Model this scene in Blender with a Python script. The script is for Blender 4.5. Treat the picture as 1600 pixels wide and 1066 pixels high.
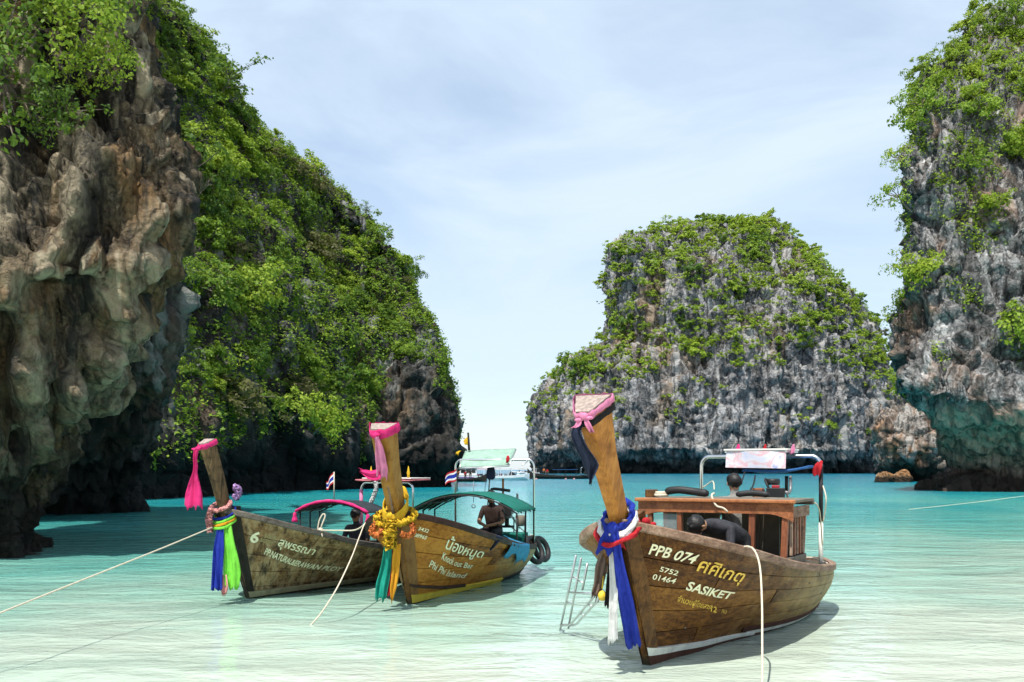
import bpy, math, random
import numpy as np
from mathutils import Vector, Matrix

for _o in list(bpy.data.objects):
    bpy.data.objects.remove(_o, do_unlink=True)
SC = bpy.context.scene
COL = SC.collection
R = math.radians

# ------------------------------------------------------------------ camera
F, CX, HY, CAMH = 1556.0, 800.0, 734.0, 2.0      # lens in photo pixels, principal column, horizon row, eye height
cam_d = bpy.data.cameras.new('camera')
cam_d.sensor_width = 36.0
cam_d.lens = 36.0 * F / 1600.0
cam_d.shift_y = (HY - 533.0) / 1600.0
cam_d.clip_start, cam_d.clip_end = 0.1, 20000.0
cam = bpy.data.objects.new('camera', cam_d)
COL.objects.link(cam)
cam.location = (0, 0, CAMH)
cam.rotation_euler = (R(90), 0, 0)
SC.camera = cam

# ------------------------------------------------------------------ sky and sun
SUN_FROM = Vector((-0.42, -0.91, 0.0)).normalized()
SUN_EL = R(63)
world = bpy.data.worlds.new('World')
SC.world = world
world.use_nodes = True
wn, wl = world.node_tree.nodes, world.node_tree.links
wn.clear()
w_out = wn.new('ShaderNodeOutputWorld')
w_bg = wn.new('ShaderNodeBackground')
w_sky = wn.new('ShaderNodeTexSky')
w_sky.sky_type = 'NISHITA'
w_sky.sun_disc = False
w_sky.sun_elevation = SUN_EL
w_sky.sun_rotation = math.atan2(SUN_FROM.x, SUN_FROM.y)
w_sky.air_density = 1.0
w_sky.dust_density = 0.5
w_sky.ozone_density = 1.0
w_bg.inputs['Strength'].default_value = 0.128
w_co = wn.new('ShaderNodeTexCoord')
w_map = wn.new('ShaderNodeMapping')
w_map.inputs['Scale'].default_value = (1.0, 1.0, 3.2)
w_map.inputs['Rotation'].default_value = (0.0, R(18), R(30))
w_n1 = wn.new('ShaderNodeTexNoise')
w_n1.inputs['Scale'].default_value = 2.1
w_n1.inputs['Detail'].default_value = 6.0
w_n1.inputs['Roughness'].default_value = 0.58
w_n1.inputs['Distortion'].default_value = 0.5
w_r = wn.new('ShaderNodeValToRGB')
w_r.color_ramp.elements[0].position = 0.38
w_r.color_ramp.elements[0].color = (0.48, 0.48, 0.48, 1)
w_r.color_ramp.elements[1].position = 0.66
w_r.color_ramp.elements[1].color = (0.97, 0.97, 0.97, 1)
w_mix = wn.new('ShaderNodeMixRGB')
w_mix.inputs['Color2'].default_value = (4.45, 5.3, 6.25, 1)
wl.new(w_co.outputs['Generated'], w_map.inputs['Vector'])
wl.new(w_map.outputs['Vector'], w_n1.inputs['Vector'])
wl.new(w_n1.outputs['Fac'], w_r.inputs['Fac'])
wl.new(w_r.outputs['Color'], w_mix.inputs['Fac'])
wl.new(w_sky.outputs['Color'], w_mix.inputs['Color1'])
wl.new(w_mix.outputs['Color'], w_bg.inputs['Color'])
wl.new(w_bg.outputs['Background'], w_out.inputs['Surface'])

sun_d = bpy.data.lights.new('sun', 'SUN')
sun_d.energy = 5.0
sun_d.angle = R(0.53)
sun_d.color = (1.0, 0.955, 0.88)
sun = bpy.data.objects.new('sun', sun_d)
COL.objects.link(sun)
_sd = SUN_FROM * math.cos(SUN_EL) + Vector((0, 0, math.sin(SUN_EL)))
sun.rotation_euler = (-_sd).to_track_quat('-Z', 'Y').to_euler()
sun.location = (0, 0, 60)

SC.view_settings.view_transform = 'Standard'
SC.view_settings.look = 'None'
SC.view_settings.exposure = 0.46
SC.view_settings.gamma = 1.0
SC.view_settings.use_curve_mapping = False
SC.render.engine = 'CYCLES'
SC.cycles.max_bounces = 4
SC.cycles.diffuse_bounces = 2
SC.cycles.glossy_bounces = 2
SC.cycles.transmission_bounces = 3
SC.cycles.transparent_max_bounces = 8
SC.cycles.use_denoising = True
SC.cycles.use_adaptive_sampling = True
SC.cycles.adaptive_threshold = 0.03

# ------------------------------------------------------------------ helpers
def W(px, py, d):
    """photo pixel + distance from the camera plane -> world point"""
    return np.array(((px - CX) * d / F, d, CAMH + (HY - py) * d / F))

def PX(p):
    return CX + F * p[0] / p[1], HY - F * (p[2] - CAMH) / p[1]

def tag(o, label=None, cat=None, group=None, kind=None):
    if label: o['label'] = label
    if cat: o['category'] = cat
    if group: o['group'] = group
    if kind: o['kind'] = kind
    return o

def empty(name, loc=(0, 0, 0), rz=0.0):
    o = bpy.data.objects.new(name, None)
    o.empty_display_size = 0.2
    o.location = loc
    o.rotation_euler = (0, 0, rz)
    COL.objects.link(o)
    return o

def mesh_data(name, verts, faces, mat=None, smooth=False):
    me = bpy.data.meshes.new(name)
    verts = np.asarray(verts, dtype=np.float32)
    if isinstance(faces, np.ndarray):
        n, k = faces.shape
        me.vertices.add(len(verts)); me.vertices.foreach_set('co', verts.ravel())
        me.loops.add(n * k); me.loops.foreach_set('vertex_index', faces.astype(np.int32).ravel())
        me.polygons.add(n)
        me.polygons.foreach_set('loop_start', np.arange(0, n * k, k, dtype=np.int32))
        me.update(calc_edges=True)
    else:
        me.from_pydata([tuple(v) for v in verts], [], faces)
    if smooth:
        me.polygons.foreach_set('use_smooth', np.ones(len(me.polygons), dtype=bool))
    me.update()
    if mat is not None:
        for m in (mat if isinstance(mat, (list, tuple)) else [mat]):
            me.materials.append(m)
    return me

def obj(name, me, parent=None, loc=None):
    o = bpy.data.objects.new(name, me)
    COL.objects.link(o)
    if parent is not None: o.parent = parent
    if loc is not None: o.location = loc
    return o

def copy_tree(o, parent=None):
    c = o.copy()
    COL.objects.link(c)
    c.parent = parent
    for ch in list(o.children):
        copy_tree(ch, c)
    return c

class MB:
    """collects simple shapes, then links them as ONE mesh object"""
    def __init__(s): s.v, s.f = [], []
    def add(s, v, f):
        b = len(s.v)
        s.v += [tuple(map(float, p)) for p in v]
        s.f += [tuple(int(i) + b for i in q) for q in f]
        return s
    def box(s, c, d, rot=None):
        hx, hy, hz = d[0] / 2, d[1] / 2, d[2] / 2
        v = [Vector((x, y, z)) for x in (-hx, hx) for y in (-hy, hy) for z in (-hz, hz)]
        if rot is not None: v = [rot @ p for p in v]
        v = [p + Vector(c) for p in v]
        return s.add(v, [(0, 1, 3, 2), (4, 6, 7, 5), (0, 4, 5, 1), (2, 3, 7, 6), (0, 2, 6, 4), (1, 5, 7, 3)])
    def bar(s, a, b, w, h=None, up=(0, 0, 1)):
        """rectangular bar from a to b"""
        h = h or w
        a, b = Vector(a), Vector(b)
        t = (b - a).normalized()
        u = Vector(up)
        if abs(t.dot(u)) > .98: u = Vector((1, 0, 0))
        x = t.cross(u).normalized(); y = x.cross(t)
        v = []
        for p in (a, b):
            for sx, sy in ((-1, -1), (1, -1), (1, 1), (-1, 1)):
                v.append(p + x * (sx * w / 2) + y * (sy * h / 2))
        return s.add(v, [(0, 3, 2, 1), (4, 5, 6, 7), (0, 1, 5, 4), (1, 2, 6, 5), (2, 3, 7, 6), (3, 0, 4, 7)])
    def tube(s, pts, r, n=8, cap=True):
        pts = [Vector(p) for p in pts]
        rr = r if isinstance(r, (list, tuple, np.ndarray)) else [r] * len(pts)
        b = len(s.v)
        prev = None
        for i, p in enumerate(pts):
            t = (pts[min(i + 1, len(pts) - 1)] - pts[max(i - 1, 0)])
            t = t.normalized() if t.length > 1e-9 else Vector((0, 0, 1))
            if prev is None:
                u = Vector((0, 0, 1)) if abs(t.z) < .9 else Vector((1, 0, 0))
                x = t.cross(u).normalized()
            else:
                x = (prev - t * prev.dot(t))
                x = x.normalized() if x.length > 1e-6 else t.orthogonal().normalized()
            prev = x
            y = t.cross(x)
            for k in range(n):
                a = 2 * math.pi * k / n
                s.v.append(tuple(p + (x * math.cos(a) + y * math.sin(a)) * rr[i]))
        for i in range(len(pts) - 1):
            for k in range(n):
                k2 = (k + 1) % n
                s.f.append((b + i * n + k, b + i * n + k2, b + (i + 1) * n + k2, b + (i + 1) * n + k))
        if cap:
            s.f.append(tuple(b + k for k in range(n))[::-1])
            s.f.append(tuple(b + (len(pts) - 1) * n + k for k in range(n)))
        return s
    def lathe(s, prof, c=(0, 0, 0), n=12, rot=None):
        b = len(s.v)
        for r, z in prof:
            for k in range(n):
                a = 2 * math.pi * k / n
                p = Vector((r * math.cos(a), r * math.sin(a), z))
                if rot is not None: p = rot @ p
                s.v.append(tuple(p + Vector(c)))
        for i in range(len(prof) - 1):
            for k in range(n):
                k2 = (k + 1) % n
                s.f.append((b + i * n + k, b + i * n + k2, b + (i + 1) * n + k2, b + (i + 1) * n + k))
        s.f.append(tuple(b + k for k in range(n))[::-1])
        s.f.append(tuple(b + (len(prof) - 1) * n + k for k in range(n)))
        return s
    def torus(s, c, R1, r, rot=None, n=20, m=8, sq=1.0):
        b = len(s.v)
        for i in range(n):
            a = 2 * math.pi * i / n
            for k in range(m):
                e = 2 * math.pi * k / m
                p = Vector(((R1 + r * math.cos(e)) * math.cos(a), (R1 + r * math.cos(e)) * math.sin(a) * sq, r * math.sin(e)))
                if rot is not None: p = rot @ p
                s.v.append(tuple(p + Vector(c)))
        for i in range(n):
            for k in range(m):
                i2, k2 = (i + 1) % n, (k + 1) % m
                s.f.append((b + i * m + k, b + i2 * m + k, b + i2 * m + k2, b + i * m + k2))
        return s
    def ball(s, c, r, n=10, m=6, sc=(1, 1, 1), rot=None):
        prof = []
        b = len(s.v)
        for i in range(m + 1):
            th = math.pi * i / m
            for k in range(n):
                a = 2 * math.pi * k / n
                p = Vector((r * math.sin(th) * math.cos(a) * sc[0], r * math.sin(th) * math.sin(a) * sc[1], r * math.cos(th) * sc[2]))
                if rot is not None: p = rot @ p
                s.v.append(tuple(p + Vector(c)))
        for i in range(m):
            for k in range(n):
                k2 = (k + 1) % n
                s.f.append((b + i * n + k, b + (i + 1) * n + k, b + (i + 1) * n + k2, b + i * n + k2))
        return s
    def build(s, name, mat, parent=None, smooth=False, bevel=0.0):
        me = mesh_data(name, s.v, s.f, mat, smooth)
        o = obj(name, me, parent)
        if bevel:
            m = o.modifiers.new('bevel', 'BEVEL'); m.width = bevel; m.segments = 2; m.limit_method = 'ANGLE'
        return o

# ---- vectorised noise
def _h(ix, iy, iz, seed):
    h = (ix.astype(np.int64) * 374761393 + iy.astype(np.int64) * 668265263 + iz.astype(np.int64) * 2147483647 + seed * 1274126177) & 0xFFFFFFFF
    h = ((h ^ (h >> 13)) * 1274126177) & 0xFFFFFFFF
    h = ((h ^ (h >> 16)) * 2246822519) & 0xFFFFFFFF
    return (h ^ (h >> 13)) & 0xFFFFFFFF

_G = np.array([(1, 1, 0), (-1, 1, 0), (1, -1, 0), (-1, -1, 0), (1, 0, 1), (-1, 0, 1), (1, 0, -1), (-1, 0, -1),
               (0, 1, 1), (0, -1, 1), (0, 1, -1), (0, -1, -1), (1, 1, 0), (-1, 1, 0), (0, -1, 1), (0, -1, -1)], dtype=np.float32)

def gnoise(P, seed=0):
    P = np.asarray(P, dtype=np.float64)
    I = np.floor(P).astype(np.int64)
    f = (P - I).astype(np.float32)
    u = f * f * f * (f * (f * 6 - 15) + 10)
    out = np.zeros(len(P), dtype=np.float32)
    for dx in (0, 1):
        wx = u[:, 0] if dx else 1 - u[:, 0]
        for dy in (0, 1):
            wy = u[:, 1] if dy else 1 - u[:, 1]
            for dz in (0, 1):
                wz = u[:, 2] if dz else 1 - u[:, 2]
                g = _G[_h(I[:, 0] + dx, I[:, 1] + dy, I[:, 2] + dz, seed) & 15]
                d = g[:, 0] * (f[:, 0] - dx) + g[:, 1] * (f[:, 1] - dy) + g[:, 2] * (f[:, 2] - dz)
                out += wx * wy * wz * d
    return out

def fbm(P, octaves=4, seed=0, gain=0.5, ridged=False):
    P = np.asarray(P, dtype=np.float64)
    a, s, tot = 1.0, 0, 0.0
    for o in range(octaves):
        n = gnoise(P * 2.0 ** o + 17.3 * o, seed + o)
        s = s + a * ((1 - 2 * np.abs(n)) if ridged else n)
        tot += a
        a *= gain
    return s / tot

def worley(P, seed=0):
    P = np.asarray(P, dtype=np.float64)
    I = np.floor(P).astype(np.int64)
    f1 = np.full(len(P), 9.0); f2 = np.full(len(P), 9.0); cid = np.zeros(len(P))
    for dx in (-1, 0, 1):
        for dy in (-1, 0, 1):
            for dz in (-1, 0, 1):
                c = I + np.array((dx, dy, dz))
                h = _h(c[:, 0], c[:, 1], c[:, 2], seed)
                q = np.stack(((h & 1023) / 1023.0, ((h >> 10) & 1023) / 1023.0, ((h >> 20) & 1023) / 1023.0), 1)
                d = np.sqrt((((c + q) - P) ** 2).sum(1))
                near = d < f1
                f2 = np.where(near, f1, np.minimum(f2, d))
                cid = np.where(near, ((h >> 5) & 4095) / 4095.0, cid)
                f1 = np.where(near, d, f1)
    return f1, f2, cid

def sstep(a, b, x):
    t = np.clip((x - a) / (b - a), 0, 1)
    return t * t * (3 - 2 * t)

# ---- node material helper
class Mat:
    def __init__(s, name):
        s.m = bpy.data.materials.new(name)
        s.m.use_nodes = True
        s.t = s.m.node_tree
        s.t.nodes.clear()
        s.out = s.t.nodes.new('ShaderNodeOutputMaterial')
        s.co = s.t.nodes.new('ShaderNodeTexCoord')
    def n(s, typ, **kw):
        nd = s.t.nodes.new('ShaderNode' + typ)
        for k, v in kw.items():
            k2 = k.replace('_', ' ')
            if k.startswith('p_'):
                setattr(nd, k[2:], v); continue
            key = next((i.name for i in nd.inputs if i.name.lower() == k2.lower()), None)
            sock = nd.inputs[key] if key else nd.inputs[int(k[1:])]
            s.put(sock, v)
        return nd
    def put(s, sock, v):
        if isinstance(v, bpy.types.NodeSocket): s.t.links.new(v, sock)
        elif isinstance(v, bpy.types.Node): s.t.links.new(v.outputs[0], sock)
        else:
            if isinstance(v, (tuple, list)) and len(v) == 3 and sock.type == 'RGBA': v = (*v, 1)
            sock.default_value = v
    def map(s, scale=(1, 1, 1), src='Object', loc=(0, 0, 0), rot=(0, 0, 0)):
        return s.n('Mapping', Vector=s.co.outputs[src], Scale=scale, Location=loc, Rotation=rot)
    def noise(s, vec, scale, detail=4.0, rough=.55, dist=0.0):
        return s.n('TexNoise', Vector=vec, Scale=scale, Detail=detail, Roughness=rough, Distortion=dist).outputs['Fac']
    def ramp(s, fac, stops, interp='LINEAR'):
        nd = s.t.nodes.new('ShaderNodeValToRGB')
        cr = nd.color_ramp
        cr.interpolation = interp
        while len(cr.elements) < len(stops): cr.elements.new(0.5)
        for e, (p, c) in zip(cr.elements, stops):
            e.position = p
            e.color = (c, c, c, 1) if isinstance(c, (int, float)) else (*c, 1)
        s.put(nd.inputs['Fac'], fac)
        return nd.outputs['Color']
    def mix(s, fac, a, b, blend='MIX'):
        nd = s.t.nodes.new('ShaderNodeMixRGB')
        nd.blend_type = blend
        s.put(nd.inputs['Fac'], fac); s.put(nd.inputs['Color1'], a); s.put(nd.inputs['Color2'], b)
        return nd.outputs['Color']
    def math(s, op, a, b=0.0, c=0.0, clamp=False):
        nd = s.t.nodes.new('ShaderNodeMath'); nd.operation = op; nd.use_clamp = clamp
        s.put(nd.inputs[0], a); s.put(nd.inputs[1], b); s.put(nd.inputs[2], c)
        return nd.outputs[0]
    def bump(s, h, strength=.5, dist=.05, normal=None):
        nd = s.n('Bump', Height=h, Strength=strength, Distance=dist)
        if normal is not None: s.put(nd.inputs['Normal'], normal)
        return nd.outputs['Normal']
    def bsdf(s, color, rough=.7, spec=.3, metal=0.0, normal=None, **kw):
        nd = s.t.nodes.new('ShaderNodeBsdfPrincipled')
        s.put(nd.inputs['Base Color'], color); s.put(nd.inputs['Roughness'], rough)
        s.put(nd.inputs['Specular IOR Level'], spec); s.put(nd.inputs['Metallic'], metal)
        if normal is not None: s.put(nd.inputs['Normal'], normal)
        for k, v in kw.items(): s.put(nd.inputs[k.replace('_', ' ')], v)
        s.t.links.new(nd.outputs[0], s.out.inputs['Surface'])
        return nd
    def surf(s, sh):
        s.t.links.new(sh.outputs[0] if isinstance(sh, bpy.types.Node) else sh, s.out.inputs['Surface'])

# ------------------------------------------------------------------ water and ground
def water_material():
    m = Mat('sea_water')
    sep = m.n('SeparateXYZ', Vector=m.co.outputs['Object'])
    # distance off the beach; the beach runs slightly oblique, the bay is deeper under the western cliff
    dx = m.math('MULTIPLY', sep.outputs['X'], -0.34)
    dxl = m.math('MINIMUM', m.math('MAXIMUM', dx, -14.0), 30.0)
    d = m.math('ADD', sep.outputs['Y'], dxl)
    nb = m.noise(m.map((1, .6, 1)), .09, 3.0, .5, .6)
    nb2 = m.noise(m.map((.5, 1.2, 1)), .5, 3.0, .5, .8)
    wob = m.math('MULTIPLY', m.math('SUBTRACT', nb, .5), .75)
    wob2 = m.math('MULTIPLY', m.math('SUBTRACT', nb2, .5), .26)
    lg = m.math('LOGARITHM', m.math('MAXIMUM', d, 4.0), 10.0)
    lg = m.math('ADD', m.math('ADD', lg, wob), wob2)
    fac = m.math('DIVIDE', m.math('SUBTRACT', lg, .80), 1.9)
    body = m.ramp(fac, [(0.0, (.49, .52, .44)), (.13, (.40, .49, .405)), (.21, (.285, .46, .375)), (.30, (.155, .41, .345)),
                        (.39, (.085, .355, .32)), (.50, (.030, .29, .29)), (.64, (.006, .20, .25)), (.80, (.003, .145, .21)), (1.0, (.002, .12, .19))])
    # small wind waves, crests across the view
    w1 = m.noise(m.map((.75, 1.35, 1), rot=(0, 0, R(-9))), 1.15, 4.0, .6, .5)
    w2 = m.noise(m.map((.85, 1.3, 1), rot=(0, 0, R(14))), 5.5, 3.0, .6, .4)
    w3 = m.noise(m.map((.6, 1.2, 1), rot=(0, 0, R(-4))), .42, 3.0, .5, .3)
    h = m.math('ADD', m.math('ADD', m.math('MULTIPLY', w1, .55), m.math('MULTIPLY', w2, .13)), m.math('MULTIPLY', w3, .9))
    bs = m.n('MapRange', Value=sep.outputs['Y'], From_Min=9.0, From_Max=55.0, To_Min=.34, To_Max=1.0)
    nrm = m.bump(h, bs.outputs[0], .24)
    far = m.n('MapRange', Value=sep.outputs['Y'], From_Min=12.0, From_Max=110.0, To_Min=.06, To_Max=.22)
    m.bsdf(body, far.outputs[0], .36, 0.0, nrm, IOR=1.33)
    return m.m

def build_water():
    yy = np.concatenate((np.linspace(2.0, 8.0, 40)[:-1], np.geomspace(8.0, 14000.0, 460)))
    kk = np.linspace(-1.5, 1.5, 260)
    Y, K = np.meshgrid(yy, kk, indexing='ij')
    X = K * (Y + 6.0)
    P = np.stack((X.ravel(), Y.ravel(), np.zeros(X.size)), 1)
    fade = np.clip(1.0 - P[:, 1] / 45.0, 0, 1)
    q = P * np.array((.55, 1.5, 1.0))
    z = (gnoise(q * .9 + 3.1, 5) * .028 + gnoise(q * 1.9 + 9.7, 6) * .014) * fade
    P[:, 2] = z
    nr, nc = len(yy), len(kk)
    i = np.arange((nr - 1) * (nc - 1)); r_, c_ = i // (nc - 1), i % (nc - 1)
    a = r_ * nc + c_
    Fc = np.stack((a, a + 1, a + nc + 1, a + nc), 1)
    o = obj('sea', mesh_data('sea', P, Fc, water_material(), True))
    tag(o, 'clear turquoise bay water fading to pale green over the sand', 'water', kind='structure')
    # sandy sea bed and beach
    m = Mat('beach_sand')
    c = m.ramp(m.noise(m.map(), 2.0, 5.0, .6), [(.3, (.62, .55, .42)), (.7, (.74, .68, .55))])
    m.bsdf(c, .9, .2, 0.0, m.bump(m.noise(m.map(), 9.0, 4.0), .3, .03))
    ys = np.array((-400., -40., -4., 1., 5., 8., 12., 20., 40., 90., 300., 2000., 14000.))
    zs = np.array((9., 3.5, .5, .12, -.12, -.25, -.45, -.9, -2.2, -5., -9., -14., -20.))
    xs = np.array((-16000., -3000., -400., -60., 0., 60., 400., 3000., 16000.))
    V = [(x, y, z) for y, z in zip(ys, zs) for x in xs]
    n = len(xs)
    Fs = [(r0 * n + k, r0 * n + k + 1, (r0 + 1) * n + k + 1, (r0 + 1) * n + k) for r0 in range(len(ys) - 1) for k in range(n - 1)]
    g = obj('ground', mesh_data('ground', V, Fs, m.m, True))
    tag(g, 'white sand sea bed rising to the beach', 'ground', kind='structure')

build_water()

# ------------------------------------------------------------------ limestone cliffs
def rock_material(name, S, dark, mid, light, warm, warm_amt, tide_shade, tide_shade_col, stain=.5, flow=None, flow_z=None, bumps=1.0, crack=.75):
    """S: feature size in metres. dark/mid/light: bare limestone; warm: iron-stained patches; tide: height of the wetted band, which on the wooded cliff also holds painted shade"""
    m = Mat(name)
    k = 1.0 / S
    v = m.map()
    vs = m.map((1.0, 1.0, .22))
    n1 = m.noise(v, .55 * k, 5.0, .62, .4)
    n2 = m.noise(v, 2.6 * k, 4.0, .65, .2)
    c = m.ramp(n1, [(.30, dark), (.47, mid), (.62, light), (.75, tuple(min(1, x * 1.25) for x in light))])
    c2 = m.ramp(n2, [(.30, tuple(x * .45 for x in mid)), (.55, mid), (.75, light)])
    c = m.mix(.5, c, c2)
    n3 = m.noise(v, 8.0 * k, 4.0, .7, .3)
    n4 = m.noise(m.map((1, 1, .35)), 3.4 * k, 4.0, .68, .6)
    c = m.mix(1.0, c, m.ramp(n3, [(.32, .30), (.48, .85), (.60, 1.15), (.72, 1.9)]), 'MULTIPLY')
    c = m.mix(1.0, c, m.ramp(n4, [(.34, .28), (.46, .90), (.60, 1.15), (.72, 1.6)]), 'MULTIPLY')
    wn_ = m.noise(m.map((1, 1, .6), loc=(7.1, 3.3, 1.7)), .30 * k, 5.0, .6, .5)
    wf = m.ramp(wn_, [(.53 - warm_amt * .25, 0.0), (.66 - warm_amt * .2, .9)])
    c = m.mix(wf, c, m.mix(m.ramp(n2, [(.3, 0.0), (.7, 1.0)]), tuple(x * .45 for x in warm), warm))
    # black algae streaks running down the face
    st = m.noise(m.map((1.0, 1.0, .10), loc=(1.3, 8.2, 0)), 1.3 * k, 5.0, .62, .35)
    sf = m.ramp(st, [(.48, 0.0), (.60, stain)])
    c = m.mix(sf, c, (.022, .022, .020))
    dr = m.noise(m.map((1.0, 1.0, .045), loc=(9.3, 2.2, 0)), 2.6 * k, 3.0, .6, .2)
    c = m.mix(.8, c, m.ramp(dr, [(.34, .35), (.47, .95), (.60, 1.1), (.70, 1.55)]), 'MULTIPLY')
    # pale flowstone streaks
    fs = m.noise(m.map((1.0, 1.0, .14), loc=(5.3, 1.2, 4)), .9 * k, 4.0, .5, .4)
    ff = m.ramp(fs, [(.56, 0.0), (.62, .8)])
    if flow is not None:
        if flow_z is not None:
            sz = m.n('SeparateXYZ', Vector=m.co.outputs['Object']).outputs['Z']
            zz = m.math('ADD', sz, m.math('MULTIPLY', m.math('SUBTRACT', n1, .5), flow_z * .5))
            g = m.ramp(m.math('DIVIDE', zz, flow_z * 1.4), [(.70, 1.0), (.82, 0.0)])
            crack = m.math('MULTIPLY', m.math('SUBTRACT', 1.0, g), crack)
            c = m.mix(m.math('MULTIPLY', g, .8), c, m.mix(m.ramp(m.noise(m.map((1, 1, .04)), 1.1, 4.0, .65, .2), [(.40, 0.0), (.58, 1.0)]), tuple(x * .22 for x in flow), flow))
        else:
            c = m.mix(ff, c, flow)
            pl = m.math('MULTIPLY', m.n('Attribute', p_attribute_name='pale').outputs['Fac'], m.ramp(n2, [(.36, .05), (.58, .62)]))
            c = m.mix(pl, c, m.mix(fs, tuple(x * .6 for x in flow), flow))
    # wetted tidal band; on the wooded cliff it also paints in shade at the foot
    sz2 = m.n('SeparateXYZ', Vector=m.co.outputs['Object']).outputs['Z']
    zt = m.math('ADD', m.math('DIVIDE', sz2, tide_shade), m.math('MULTIPLY', m.math('SUBTRACT', n1, .5), 1.6))
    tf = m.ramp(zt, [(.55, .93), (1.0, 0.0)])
    c = m.mix(tf, c, m.mix(n2, tuple(x * .4 for x in tide_shade_col), tide_shade_col))
    dv = m.n('VectorMath', p_operation='ADD')
    m.put(dv.inputs[0], vs)
    m.put(dv.inputs[1], m.n('VectorMath', p_operation='SCALE', i0=m.n('TexNoise', Vector=v, Scale=1.1 * k, Detail=3.0).outputs['Color'], Scale=.4 * S))
    vor = m.n('TexVoronoi', Vector=dv, Scale=1.7 * k, p_feature='DISTANCE_TO_EDGE').outputs['Distance']
    hb = m.math('ADD', m.math('MULTIPLY', m.noise(v, 5.0 * k, 5.0, .70), 1.0), m.math('MULTIPLY', m.ramp(vor, [(0.0, 0.0), (.12, 1.0)]), .45))
    c = m.mix(crack, c, m.ramp(vor, [(0.0, .18), (.045, .75), (.10, 1.0)]), 'MULTIPLY')
    m.bsdf(c, .88, .25, 0.0, m.bump(hb, 1.0 * bumps, .17 * S))
    return m.m

def crom(C, m):
    """Catmull-Rom along axis 0, m samples, spaced evenly by mean arc length"""
    n = C.shape[0]
    def ev(t):
        i = np.clip(np.floor(t).astype(int), 0, n - 2); f = (t - i)
        sh = (len(t),) + (1,) * (C.ndim - 1)
        f = f.reshape(sh)
        p0 = C[np.clip(i - 1, 0, n - 1)]; p1 = C[i]; p2 = C[i + 1]; p3 = C[np.clip(i + 2, 0, n - 1)]
        return .5 * (2 * p1 + (p2 - p0) * f + (2 * p0 - 5 * p1 + 4 * p2 - p3) * f ** 2 + (3 * p1 - p0 - 3 * p2 + p3) * f ** 3)
    td = np.linspace(0, n - 1, 400)
    Q = ev(td)
    L = np.sqrt((np.diff(Q, axis=0) ** 2).sum(-1))
    L = L.reshape(len(td) - 1, -1).mean(1) if L.ndim > 1 else L
    cum = np.concatenate(([0], np.cumsum(L)))
    return ev(np.interp(np.linspace(0, cum[-1], m), cum, td))

def sheet(ctrl, nr, nc):
    G = crom(np.asarray(ctrl, dtype=float), nr)
    return np.swapaxes(crom(np.swapaxes(G, 0, 1), nc), 0, 1)

def grid_normals(G):
    du = np.gradient(G, axis=1); dv = np.gradient(G, axis=0)
    N = np.cross(du, dv)
    return N / np.maximum(np.linalg.norm(N, axis=2, keepdims=True), 1e-9)

def grid_faces(nr, nc, flip=False):
    i = np.arange((nr - 1) * (nc - 1)); r_, c_ = i // (nc - 1), i % (nc - 1)
    a = r_ * nc + c_
    Fc = np.stack((a, a + 1, a + nc + 1, a + nc), 1)
    return Fc[:, ::-1] if flip else Fc

def blur(A, n=2):
    for _ in range(n):
        A = (A + np.roll(A, 1, 0) + np.roll(A, -1, 0)) / 3
        A = (A + np.roll(A, 1, 1) + np.roll(A, -1, 1)) / 3
    return A

def karst(P, S, seed, block=1.0, flute=1.0, big=1.0, fine=1.0):
    """relief of weathered limestone at feature size S metres; returns height in units of S"""
    q = P / S
    warp = np.stack([fbm(q * .5 + 11 * k, 2, seed + 50 + k) for k in range(3)], 1)
    qw = q + warp * .5
    d = fbm(q * np.array((.16, .16, .12)), 4, seed) * 2.6 * big
    d += fbm(q * np.array((.45, .45, .30)), 3, seed + 7) * 1.0 * big
    # vertical flutes and ribs
    d += fbm(qw * np.array((.8, .8, .13)), 3, seed + 13, ridged=True) * .55 * flute
    d += fbm(qw * np.array((2.2, 2.2, .35)), 2, seed + 17, ridged=True) * .20 * flute
    # jointed blocks: recessed cracks and unequal faces
    f1, f2, c1 = worley(qw * np.array((.62, .62, .38)), seed + 21)
    d += ((c1 - .5) * .75 - (1 - sstep(0.0, .16, f2 - f1)) * .55) * block
    f1, f2, c2 = worley(qw * np.array((1.7, 1.7, 1.2)) + 5.0, seed + 23)
    d += ((c2 - .5) * .26 - (1 - sstep(0.0, .18, f2 - f1)) * .24) * block
    d += fbm(qw * np.array((1.3, 1.3, .8)), 3, seed + 29, ridged=True) * .60 * fine
    d += fbm(q * np.array((3.4, 3.4, 2.2)), 3, seed + 31, ridged=True) * .34 * fine
    d += fbm(q * 8.0, 2, seed + 37) * .16 * fine
    return d

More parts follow.
